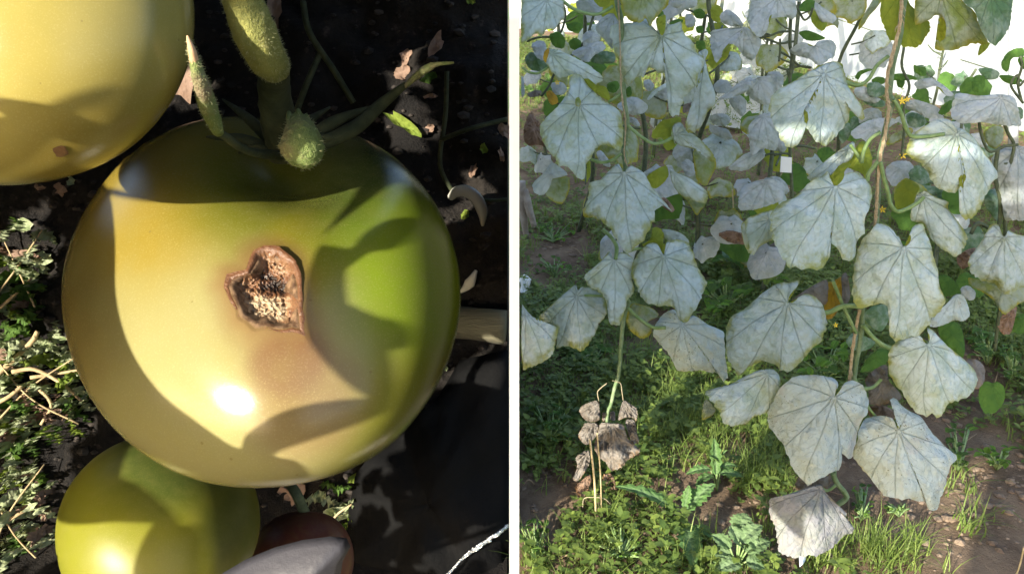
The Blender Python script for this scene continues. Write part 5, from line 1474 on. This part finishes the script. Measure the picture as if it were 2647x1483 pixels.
scrap('F', [(205, 1320), (240, 1310), (272, 1310), (262, 1350), (240, 1400), (225, 1380)], .12, M['bluewhite'], 'small pale blue plastic scrap below the lilac grey leaf', 'scrap')
# yellow flowers on the vines
M['petal'] = simple('yellow_petal', (0.70, 0.46, 0.02), (0.80, 0.58, 0.04), 60, .6, .2, .002)
def flower(pl, crop, x, y, size, dY):
    c = at_Y(*cpx(crop, x, y), PY[pl] + dY)
    r = size / CS / 2 * (c - CAM).dot(FWD) / FPX
    V, F = [c], []
    for i in range(5):
        a = i * 1.257 + .4
        for da, rr_, dz in ((-.42, .6, .1), (0, 1.1, .35), (.42, .6, .1)):
            V.append(c + (RIGHT * math.cos(a + da) + UP * math.sin(a + da)) * r * rr_ - FWD * r * dz)
        b = 1 + i * 3
        F += [(0, b, b + 1), (0, b + 1, b + 2)]
    mesh_obj('flower', V, F, M['petal'], PL[pl])
flower('G', 'B', 985, 755, 60, -.1); flower('G', 'B', 1022, 745, 44, -.1); flower('B', 'D', 838, 150, 56, .1); flower('E', 'A', 290, 618, 40, .0); flower('G', 'B', 990, 1160, 60, .0); flower('D', 'D', 490, 1010, 40, .0);

# ================================================================ further rows of vines
def gen_outline(rg):
    P = []
    lob = [(0, 1.0), (.35, .80), (.75, .86), (1.15, .74), (1.6, .78), (2.1, .62), (2.55, .60), (2.95, .36)]
    pts = [(a, r) for a, r in lob] + [(-a, r) for a, r in reversed(lob[1:])]
    for a, r in pts:
        rr_ = r * rg.uniform(.86, 1.12)
        P.append((math.sin(a) * rr_, -math.cos(a) * rr_))
    return P
def far_vine(x, Y, h, n, label, seed, mats=('grey', 'grey', 'mildew', 'half', 'green', 'under', 'half'), smin=.07, smax=.115, zmin=.12):
    rg = random.Random(seed)
    e = empty('cucumber_vine', (x, Y, 0))
    tag(e, label, 'cucumber vine', 'mildewed cucumber vines')
    pts = [(x + rg.uniform(-.04, .04), Y + rg.uniform(-.04, .04), h * i / 5 - .02) for i in range(6)]
    tube('stem', pts, [.011, .007], M['darkstem'], e, sides=6)
    for i in range(n):
        z = zmin + (h - zmin) * (i + rg.uniform(0, 1)) / n
        az = rg.uniform(0, 6.28)
        J = Vector((x + math.cos(az) * rg.uniform(.06, .2), Y + math.sin(az) * rg.uniform(.06, .2), z))
        if J.x < 0.10: J.x = .10
        s = rg.uniform(smin, smax)
        rz = rg.uniform(-.9, .9)
        ex = Vector((math.cos(rz), math.sin(rz), rg.uniform(-.25, .25))).normalized()
        ez = Vector((-math.sin(rz) * .9, math.cos(rz) * .9, -rg.uniform(.2, .9))).normalized()
        ey = ez.cross(ex).normalized() * -1
        if ey.z < 0: ey = -ey
        def place(px, py, w, J=J, ex=ex, ey=ey, ez=ez, s=s):
            q = J + ex * px * s + ey * py * s + ez * w
            q.x = max(q.x, .02)
            return q
        blade('leaf', gen_outline(rg), (0, 0), M[rg.choice(mats)], e, place, s, rg.uniform(.7, 1.5), (rg.uniform(-.2, .2), rg.uniform(-.1, .2)), n=40, rings=6)
        tube('petiole', [(x, Y, z - .05), Vector((x, Y, z - .02)).lerp(J, .6) + Vector((0, 0, -.02)), J], [.004], M['darkstem'], e, sides=5, n=3)
FV = [(0.45, 2.75, 1.2, 12, 'leafy vine low behind the leaf left of the star shaped one'), (1.0, 2.9, .8, 10, 'short leafy vine filling the gap left of the white tag'), (0.95, 5.0, 1.6, 15, 'leafy far vine in the middle of the back row'), (1.75, 5.6, 1.4, 14, 'leafy far vine just left of the strip of white plastic'), (0.72, 2.95, 1.5, 16, 'leafy grey vine close behind the star shaped leaf'), (1.22, 3.5, 1.45, 16, 'leafy grey vine showing between the star shaped leaf and the dark stems'), (0.22, 4.4, 1.6, 16, 'leafy vine squeezed behind the leaves beside the white panel'), (1.62, 3.9, 1.3, 14, 'leafy vine directly behind the bare dark stems'), (0.35, 3.6, 1.7, 16, 'far cucumber vine showing above the leaves next to the white panel'), (0.95, 4.1, 1.6, 15, 'far cucumber vine seen right of the stem of the vine nearest the panel'), (1.45, 4.6, 1.5, 13, 'far cucumber vine left of the bare dark stems'), (0.55, 5.4, 1.6, 15, 'second far vine behind the leaves near the white panel'), (1.25, 6.2, 1.6, 14, 'far vine further back between the front vines'), (1.95, 6.9, 1.4, 12, 'farthest vine but one, by the strip of white plastic'), (0.4, 7.4, 1.7, 16, 'very far vine high behind the white panel'), (1.1, 8.3, 1.6, 15, 'very far vine at the top between the front vines'), (1.7, 8.9, 1.6, 14, 'farthest vine near the end wall of the tunnel')]
for i, (x, Y, h, n_, lab) in enumerate(FV):
    far_vine(x, Y, h, n_, lab, 100 + i)
FV2 = [(2.05, 3.55, .62, 10, 'low leafy vine behind the big leaves, under the white plastic wall'), (2.45, 4.3, .7, 10, 'low leafy vine at the foot of the plastic wall, right of the twine'), (1.75, 3.0, .5, 9, 'low dark leaved vine under the leaves at the right edge'), (2.75, 5.2, .7, 9, 'low far vine right against the plastic wall')]
for i, (x, Y, h, n_, lab) in enumerate(FV2):
    far_vine(x, Y, h, n_, lab, 200 + i, ('green', 'teal', 'green', 'grey', 'teal'), .07, .11, .06)

# ================================================================ weeds and grass
def gpx(px, py): return on_ground(px, py)
BARE = [(1470, 640, .2), (1420, 690, .14), (2330, 1300, .17), (2420, 1360, .2), (2560, 1420, .22), (2600, 1250, .13), (2300, 1420, .10), (2520, 1180, .10), (1690, 870, .12), (1440, 1270, .08), (1850, 1330, .07), (1790, 1250, .06), (1400, 1380, .07), (1720, 330, .2), (2480, 950, .12), (2180, 1350, .08), (1900, 1150, .08)]
BG = [(gpx(x, y), r) for x, y, r in BARE]
def density(x, y):
    d = 0.5 + 0.9 * noise.noise(Vector((x * 2.2, y * 2.2, 9.0))) + .45 * noise.noise(Vector((x * 6, y * 6, 3.0)))
    for g_, r in BG:
        q = ((x - g_.x) ** 2 + ((y - g_.y) * .75) ** 2) / (r * r)
        d -= 1.1 * math.exp(-q * 1.1)
    return d
def in_view(x, y, m=420):
    c = Vector((x, y, 0)) - CAM
    z = c.dot(FWD)
    if z < .3: return False
    px, py = CX + FPX * c.x / z, CY - FPX * c.dot(UP) / z
    return 1330 < px < 2647 + m and -40 < py < 1483 + 160
def weed_mat(name, a, b, trans=.35):
    k = NT(name)
    rnd = k.attr('tint')
    c = k.mix(rnd, a, b)
    k.set(Base_Color=c, Roughness=.55)
    k.b.inputs['Specular IOR Level'].default_value = .35
    translucent(k, k.mix(.5, c, (0.25, 0.36, 0.04)), trans)
    return k.m
M['cover'] = weed_mat('ground_cover_leaf', (0.07, 0.12, 0.028), (0.19, 0.255, 0.055))
M['grass'] = weed_mat('grass_blade', (0.09, 0.145, 0.026), (0.21, 0.275, 0.07))
def sprig_leaf(V, F, T, p, d, n_, L, W, tint):
    s_ = d.cross(n_).normalized()
    b = len(V)
    V += [p, p + d * L * .35 + s_ * W * .5 + n_ * W * .12, p + d * L * .38, p + d * L * .35 - s_ * W * .5 + n_ * W * .12,
          p + d * L * .75 + s_ * W * .36 - n_ * L * .02, p + d * L * .75 - n_ * L * .05, p + d * L * .75 - s_ * W * .36 - n_ * L * .02, p + d * L - n_ * L * .16]
    F += [(b, b + 1, b + 2), (b, b + 2, b + 3), (b + 1, b + 4, b + 5, b + 2), (b + 2, b + 5, b + 6, b + 3), (b + 4, b + 7, b + 5), (b + 5, b + 7, b + 6)]
    T += [tint] * 8
rg = random.Random(44)
V, F, T = [], [], []
cnt = 0
def scatter(n, ymin, ymax, fn, dmin):
    k_ = 0
    for _ in range(n):
        y = math.sqrt(rg.uniform(ymin ** 2, ymax ** 2))
        x = rg.uniform(0.03, min(4.0, y * .88 + .35))
        if not in_view(x, y): continue
        if x > 2.9 + (9.0 - y) * .22: continue
        if rg.uniform(-.25, .45) + dmin > density(x, y): continue
        fn(x, y)
        k_ += 1
    return k_
def sprig(x, y):
    z = gh(x, y)
    big = rg.choice([1, 1, 1, 1.4, 1.9])
    h = rg.uniform(.005, .045) * big
    tl = rg.random()
    top = Vector((x + rg.uniform(-.015, .015), y + rg.uniform(-.015, .015), z + h))
    n0 = rg.randint(4, 7)
    for i in range(n0):
        a = i * 2.4 + rg.uniform(-.4, .4)
        el = rg.uniform(-.1, .7)
        d = Vector((math.cos(a) * math.cos(el), math.sin(a) * math.cos(el), math.sin(el)))
        n_ = Vector((-math.cos(a) * math.sin(el), -math.sin(a) * math.sin(el), math.cos(el)))
        L_ = rg.uniform(.006, .016) * big * (1 + .10 * max(0, y - 3))
        sprig_leaf(V, F, T, top.lerp(Vector((x, y, z)), rg.uniform(0, .5)), d, n_, L_, L_ * rg.uniform(.5, .75), min(1, max(0, tl + rg.uniform(-.25, .25))))
n1 = scatter(16500, 1.15, 3.2, sprig, .12)
n3 = scatter(7000, 1.9, 4.2, sprig, -.30)
n2 = scatter(17000, 2.6, 10.5, sprig, -.15)
tag(mesh_obj('ground_cover', V, F, M['cover'], attrs={'tint': T}, smooth=True), 'low green chickweed like ground cover spread over the soil', 'ground cover', kind='stuff')
V, F, T = [], [], []
def blade_of_grass(p, az, L_, W_, lean, tint):
    b = len(V)
    d = Vector((math.cos(az), math.sin(az), 0))
    s_ = Vector((-d.y, d.x, 0))
    m = 4
    for i in range(m + 1):
        t = i / m
        c = p + d * (lean * L_ * t * t) + Vector((0, 0, L_ * (t - .35 * lean * t * t)))
        w_ = W_ * (1 - t ** 1.6) * .5
        V.append(c + s_ * w_); V.append(c - s_ * w_)
        T.append(tint); T.append(tint)
    for i in range(m):
        q = b + i * 2
        F.append((q, q + 1, q + 3, q + 2))
def tuft(x, y, n=None, hmul=1.0):
    z = gh(x, y) - .004
    tl = rg.random()
    for _ in range(n or rg.randint(3, 9)):
        blade_of_grass(Vector((x + rg.gauss(0, .012), y + rg.gauss(0, .012), z)), rg.uniform(0, 6.28), rg.uniform(.03, .10) * hmul, rg.uniform(.0022, .0042) * (1 + .12 * max(0, y - 2.5)), rg.uniform(.2, 1.1), min(1, max(0, tl + rg.uniform(-.3, .3))))
scatter(5000, 1.15, 3.5, tuft, .10)
scatter(1500, 1.9, 4.0, lambda x, y: tuft(x, y, 7, 1.1), -.2)
scatter(3200, 2.8, 10.5, lambda x, y: tuft(x, y, 6, 1.2), -.05)
GR = [(2240, 1440, 60, 26), (2120, 1450, 60, 22), (2330, 1460, 60, 18), (1880, 1200, 90, 26), (1800, 1120, 80, 22), (1740, 1080, 70, 18), (1960, 1240, 60, 22), (2000, 1160, 60, 22), (1700, 1000, 80, 16), (1370, 950, 60, 14), (2180, 1120, 40, 12), (1600, 600, 60, 10), (2080, 420, 60, 14), (2120, 450, 50, 10), (1960, 160, 60, 10), (1900, 150, 60, 10), (1370, 410, 40, 8), (1660, 870, 50, 10), (1360, 1450, 40, 10), (2460, 1250, 40, 5)]
for x, y, r, n_ in GR:
    for _ in range(n_):
        g_ = on_ground(x + rg.gauss(0, r * .7), y + rg.gauss(0, r * .35))
        if g_.x > .03: tuft(g_.x, g_.y, 8, 1.25)
tag(mesh_obj('grass', V, F, M['grass'], attrs={'tint': T}), 'tufts of thin green grass between the vines', 'grass', kind='stuff')
# single grass tufts that stand alone on the bare soil
for i, (x, y, n_, lab) in enumerate([(2510, 1375, 34, 'spreading grass tuft alone on bare soil in the lower corner'), (2535, 1330, 12, 'tall thin grass tuft just behind the spreading tuft on bare soil'), (2300, 1400, 14, 'small grass tuft on bare soil below the speckled leaf')]):
    V, F, T = [], [], []
    g_ = on_ground(x, y)
    for _ in range(n_):
        blade_of_grass(Vector((g_.x + rg.gauss(0, .02), g_.y + rg.gauss(0, .02), gh(g_.x, g_.y) - .004)), rg.uniform(0, 6.28), rg.uniform(.05, .13), rg.uniform(.003, .005), rg.uniform(.3, 1.4), rg.random())
    tag(mesh_obj('grass_tuft', V, F, M['grass'], attrs={'tint': T}), lab, 'grass tuft')

# leafy weeds, one thing each
M['bright'] = leaf_mat('bright_weed_leaf', (0.14, 0.27, 0.035), (0.10, 0.21, 0.03), (0.16, 0.28, 0.05), (0.20, .32, .10), (0.20, 0.34, 0.04), 0.4)
M['thistle'] = leaf_mat('sow_thistle_leaf', (0.085, 0.17, 0.05), (0.11, 0.20, 0.07), (0.10, 0.19, 0.06), (0.26, .34, .22), (0.14, 0.24, 0.07), 0.25)
M['goose'] = leaf_mat('goosefoot_leaf', (0.13, 0.21, 0.09), (0.17, 0.25, 0.13), (0.16, 0.24, 0.11), (0.20, .28, .15), (0.15, 0.23, 0.09), 0.25)
def wleaf(parent, A, B, W, mat, arch=.15, serr=0.0, seed=0, cup=.15, n=12):
    A, B = Vector(A), Vector(B)
    d = B - A
    L_ = d.length
    d.normalize()
    s_ = d.cross(Vector((0, 0, 1)))
    s_ = s_.normalized() if s_.length > 1e-3 else RIGHT.copy()
    nrm = s_.cross(d).normalized()
    rgl = random.Random(seed)
    V, F, E, VE = [], [], [], []
    for i in range(n + 1):
        t = i / n
        c = A + (B - A) * t + Vector((0, 0, arch * L_ * 4 * t * (1 - t)))
        w_ = W * .5 * (math.sin(math.pi * min(1, .04 + .96 * t) ** .75) ** .8 if t < 1 else 0.02)
        w_ *= 1 + (serr * (1 if i % 2 else -1))
        for q in (-1, -.5, 0, .5, 1):
            V.append(c + s_ * w_ * q + nrm * (abs(q) * cup * w_ + .06 * w_ * math.sin(i * 1.9 + q * 2 + seed)))
            E.append(abs(q)); VE.append(1.0 if q == 0 else 0.0)
    for i in range(n):
        for q in range(4):
            a = i * 5 + q
            F.append((a, a + 1, a + 6, a + 5))
    return mesh_obj('leaf', V, F, M[mat], parent, attrs={'edge': E, 'vein': VE})
def traced_weed(label, crop, root, leaves, name='leafy_weed'):
    """leaves: (x0, y0, h0, x1, y1, h1, width, material, serration)"""
    g_ = on_ground(*cpx(crop, *root))
    e = empty(name, g_)
    tag(e, label, 'weed', 'leafy weeds under the vines')
    for i, (x0, y0, h0, x1, y1, h1, w_, m_, se) in enumerate(leaves):
        A, B = on_ground(*cpx(crop, x0, y0), h0), on_ground(*cpx(crop, x1, y1), h1)
        wl(e, A, B, w_ / CS * (A - CAM).dot(FWD) / FPX, m_, se, i)
        if (A - g_).length > .02:
            tube('stem', [g_ + Vector((0, 0, gh(g_.x, g_.y))), g_.lerp(A, .5) + Vector((0, 0, .01)), A], [.003, .002], M['petiole'], e, sides=5, n=3)
    return e
def wl(e, A, B, W, m_, se, i): wleaf(e, A, B, W, m_, .10, se, i)
traced_weed('toothed sow thistle with a long leaf reaching towards the dried leaves', 'E', (1210, 1060), [(1180, 970, .03, 715, 790, .08, 130, 'thistle', .22), (1255, 960, .04, 1470, 770, .08, 150, 'thistle', .2), (1245, 1080, .03, 1310, 1420, .03, 170, 'thistle', .18), (1300, 1085, .03, 1475, 1195, .03, 80, 'thistle', .2), (1240, 950, .05, 1275, 780, .10, 70, 'thistle', .2), (1190, 1040, .03, 1040, 1120, .02, 60, 'thistle', .2)])
traced_weed('upright sow thistle with pointed leaves beside the grass behind the toothed one', 'E', (1480, 830), [(1475, 700, .08, 1460, 430, .17, 90, 'thistle', .2), (1430, 660, .07, 1250, 700, .06, 100, 'thistle', .22), (1440, 700, .06, 1320, 790, .05, 80, 'thistle', .2), (1500, 690, .07, 1680, 720, .05, 110, 'thistle', .2), (1480, 620, .10, 1420, 560, .14, 70, 'thistle', .2), (1490, 600, .1, 1560, 520, .14, 70, 'thistle', .2), (1510, 640, .08, 1640, 640, .08, 60, 'thistle', .2)])
traced_weed('grey green goosefoot with rounded lobed leaves at the bottom of the picture', 'E', (1620, 1440), [(1600, 1300, .06, 1400, 1280, .05, 150, 'goose', .12), (1640, 1130, .1, 1700, 990, .12, 170, 'goose', .12), (1660, 1200, .1, 1820, 1080, .12, 150, 'goose', .12), (1580, 1250, .08, 1440, 1150, .09, 140, 'goose', .12), (1700, 1280, .08, 1880, 1200, .09, 150, 'goose', .12), (1650, 1360, .06, 1480, 1420, .05, 150, 'goose', .12), (1700, 1350, .06, 1840, 1400, .05, 160, 'goose', .12), (1640, 1200, .10, 1580, 1080, .12, 120, 'goose', .12), (1680, 1260, .09, 1600, 1200, .12, 90, 'goose', .12), (1560, 1380, .05, 1420, 1370, .04, 110, 'goose', .12), (1720, 1180, .1, 1800, 1280, .08, 110, 'goose', .12)])
def bushy(label, crop, cx_, cy_, rx, ry, n_, L_, mat, hmax, seed, serr=.06, wr=.55):
    rb = random.Random(seed)
    lv = []
    for i in range(n_):
        x, y = cx_ + rb.uniform(-rx, rx) * .8, cy_ + rb.uniform(-ry, ry) * .8
        h = hmax * rb.uniform(.35, 1) * (1 - .4 * abs(x - cx_) / rx)
        a = rb.uniform(0, 6.28)
        lv.append((x, y, h, x + math.cos(a) * L_ * rb.uniform(.8, 1.2), y + math.sin(a) * L_ * .6 * rb.uniform(.8, 1.2), h + rb.uniform(-.02, .015), L_ * wr * rb.uniform(.8, 1.2), rb.choice(mat), serr))
    return traced_weed(label, crop, (cx_, cy_ + ry * .7 + 40), lv)
bushy('bright green leafy weed between the two front vines', 'C', 1540, 770, 190, 150, 30, 105, ('bright', 'bright', 'mid'), .14, 1)
bushy('bright green weed at the foot of the twine with the biggest leaves', 'D', 400, 1290, 190, 150, 28, 100, ('bright', 'bright', 'mid'), .13, 2)
bushy('dark dusty leaved weed beside the lone thin cane', 'C', 1540, 450, 110, 90, 14, 120, ('mid', 'teal', 'green'), .10, 3, .08, .8)
bushy('heart leaved dark weed under the speckle free leaves near the panel', 'C', 560, 1240, 170, 80, 14, 110, ('mid', 'green'), .06, 4, .03, .75)
bushy('slender weed climbing beside the pointed corner leaf', 'F', 1400, 480, 120, 220, 24, 70, ('mid', 'bright', 'mid'), .08, 5)
bushy('small fresh weed on dark soil at the right', 'F', 1690, 560, 140, 100, 22, 75, ('mid', 'bright'), .07, 6)
bushy('small shaded weed under the right hand vine', 'D', 1620, 1150, 130, 150, 18, 90, ('green', 'mid'), .12, 7)
bushy('tall shaded weed in the right hand edge under the brown leaf', 'D', 1800, 1270, 100, 160, 22, 70, ('green', 'mid'), .12, 8)
bushy('yellowish green weed left of the biggest leaf', 'C', 1880, 690, 90, 70, 10, 90, ('bright', 'lime'), .12, 9)
bushy('low green weed at the left foot of the picture by the panel', 'E', 120, 1180, 130, 170, 30, 70, ('mid', 'green', 'mid'), .06, 10)
bushy('green weed in the shade beside the dried leaves by the panel', 'E', 240, 300, 190, 190, 34, 75, ('green', 'mid'), .09, 11)
bushy('round leaved green weed below the dried leaves', 'E', 760, 1180, 230, 180, 44, 36, ('mid', 'bright', 'mid'), .06, 12, .02, .8)
bushy('small green weed under the lilac grey leaf', 'F', 680, 900, 90, 160, 26, 46, ('bright', 'mid'), .05, 13, .02, .7)
bushy('low sprig beside the speckled corner leaf', 'F', 960, 950, 110, 50, 16, 40, ('mid', 'bright'), .04, 14, .02, .7)
bushy('green creeping weed on the bare path near the broken stake', 'C', 260, 300, 190, 90, 34, 46, ('mid', 'bright'), .05, 15, .02, .7)
bushy('second creeping weed on the bare path below the first', 'C', 270, 560, 170, 70, 26, 44, ('mid', 'bright'), .05, 16, .02, .7)
bushy('light weed under the star shaped leaf', 'A', 1180, 1020, 160, 120, 24, 60, ('bright', 'mid', 'lime'), .08, 17)
bushy('grassy weed behind at the left by the panel', 'A', 130, 620, 160, 100, 26, 60, ('green', 'mid'), .12, 18)
e = empty('round_leaf_weed', on_ground(*cpx('F', 1650, 300)))
tag(e, 'single large smooth dark round leaf behind the corner of the right vine', 'weed')
P = [(1570, 30), (1620, 0), (1660, 20), (1700, 5), (1745, 40), (1757, 110), (1735, 190), (1680, 245), (1610, 250), (1565, 190), (1556, 100)]
P2 = [cpx('F', *p) for p in P]
zc_ = (on_ground(*cpx('F', 1650, 140), .12) - CAM).dot(FWD)
blade('leaf', [(x, -y) for x, y in P2], (cpx('F', 1660, 40)[0], -cpx('F', 1660, 40)[1]), M['green'], e, lambda x, y, w: CAM + ray(x, -y) * (zc_ + w * .5), zc_ / FPX, .4, (0, -.15), n=48, rings=7)
tube('stem', [on_ground(*cpx('F', 1650, 300)), CAM + ray(*cpx('F', 1662, 42)) * (zc_ + .01)], [.003], M['petiole'], e, sides=6)

# clods and stones on the right-hand soil
rg = random.Random(77)
items = []
def clod(p, s, i):
    bm = bmesh.new()
    bmesh.ops.create_icosphere(bm, subdivisions=1, radius=s)
    vs = [Vector(p) + Vector((q.co.x * 1.2, q.co.y * 1.1, q.co.z * .7)) * (1 + .6 * noise.noise(q.co * (1 / s) + Vector((i, 2, 0)))) for q in bm.verts]
    fs = [tuple(w.index for w in q.verts) for q in bm.faces]
    bm.free()
    return vs, fs
for i in range(2600):
    y = math.sqrt(rg.uniform(1.2 ** 2, 4.0 ** 2))
    x = rg.uniform(.03, y * .75)
    if not in_view(x, y): continue
    items.append(clod((x, y, gh(x, y)), rg.choice([.003, .004, .006, .008, .011]) * rg.uniform(.7, 1.2), i))
for i in range(260):
    g_ = on_ground(rg.gauss(2540, 110), rg.gauss(1270, 80))
    items.append(clod((g_.x, g_.y, gh(g_.x, g_.y)), rg.choice([.003, .003, .004, .005, .006, .009, .012]), i))
V, F = merge_geo(items)
M['clod2'] = simple('soil_clod', (0.10, 0.07, 0.05), (0.24, 0.18, 0.13), 14, .95, .6, .004)
tag(mesh_obj('soil_clods', V, F, M['clod2'], smooth=False), 'crumbly clods and small stones on the bare soil', 'soil', kind='stuff')
# dead straw and stems on the ground
items = []
for i in range(420):
    y = math.sqrt(rg.uniform(1.2 ** 2, 5.0 ** 2))
    x = rg.uniform(.05, y * .72)
    if not in_view(x, y): continue
    a = rg.uniform(0, 6.28); L_ = rg.uniform(.03, .16)
    d = Vector((math.cos(a), math.sin(a), 0))
    p = Vector((x, y, gh(x, y) + .004))
    q = p + d * L_; q.x = max(q.x, .03)
    items.append(tube_geo([p, p.lerp(q, .5) + Vector((0, 0, rg.uniform(0, .02))), q + Vector((0, 0, rg.uniform(0, .02)))], [rg.uniform(.0008, .002)], sides=4, n=3))
V, F = merge_geo(items)
M['straw'] = simple('dead_straw', (0.22, 0.13, 0.09), (0.42, 0.33, 0.2), 5, .9, 0)
tag(mesh_obj('straw_litter', V, F, M['straw']), 'thin dead straw and stems littering the soil', 'straw', kind='stuff')
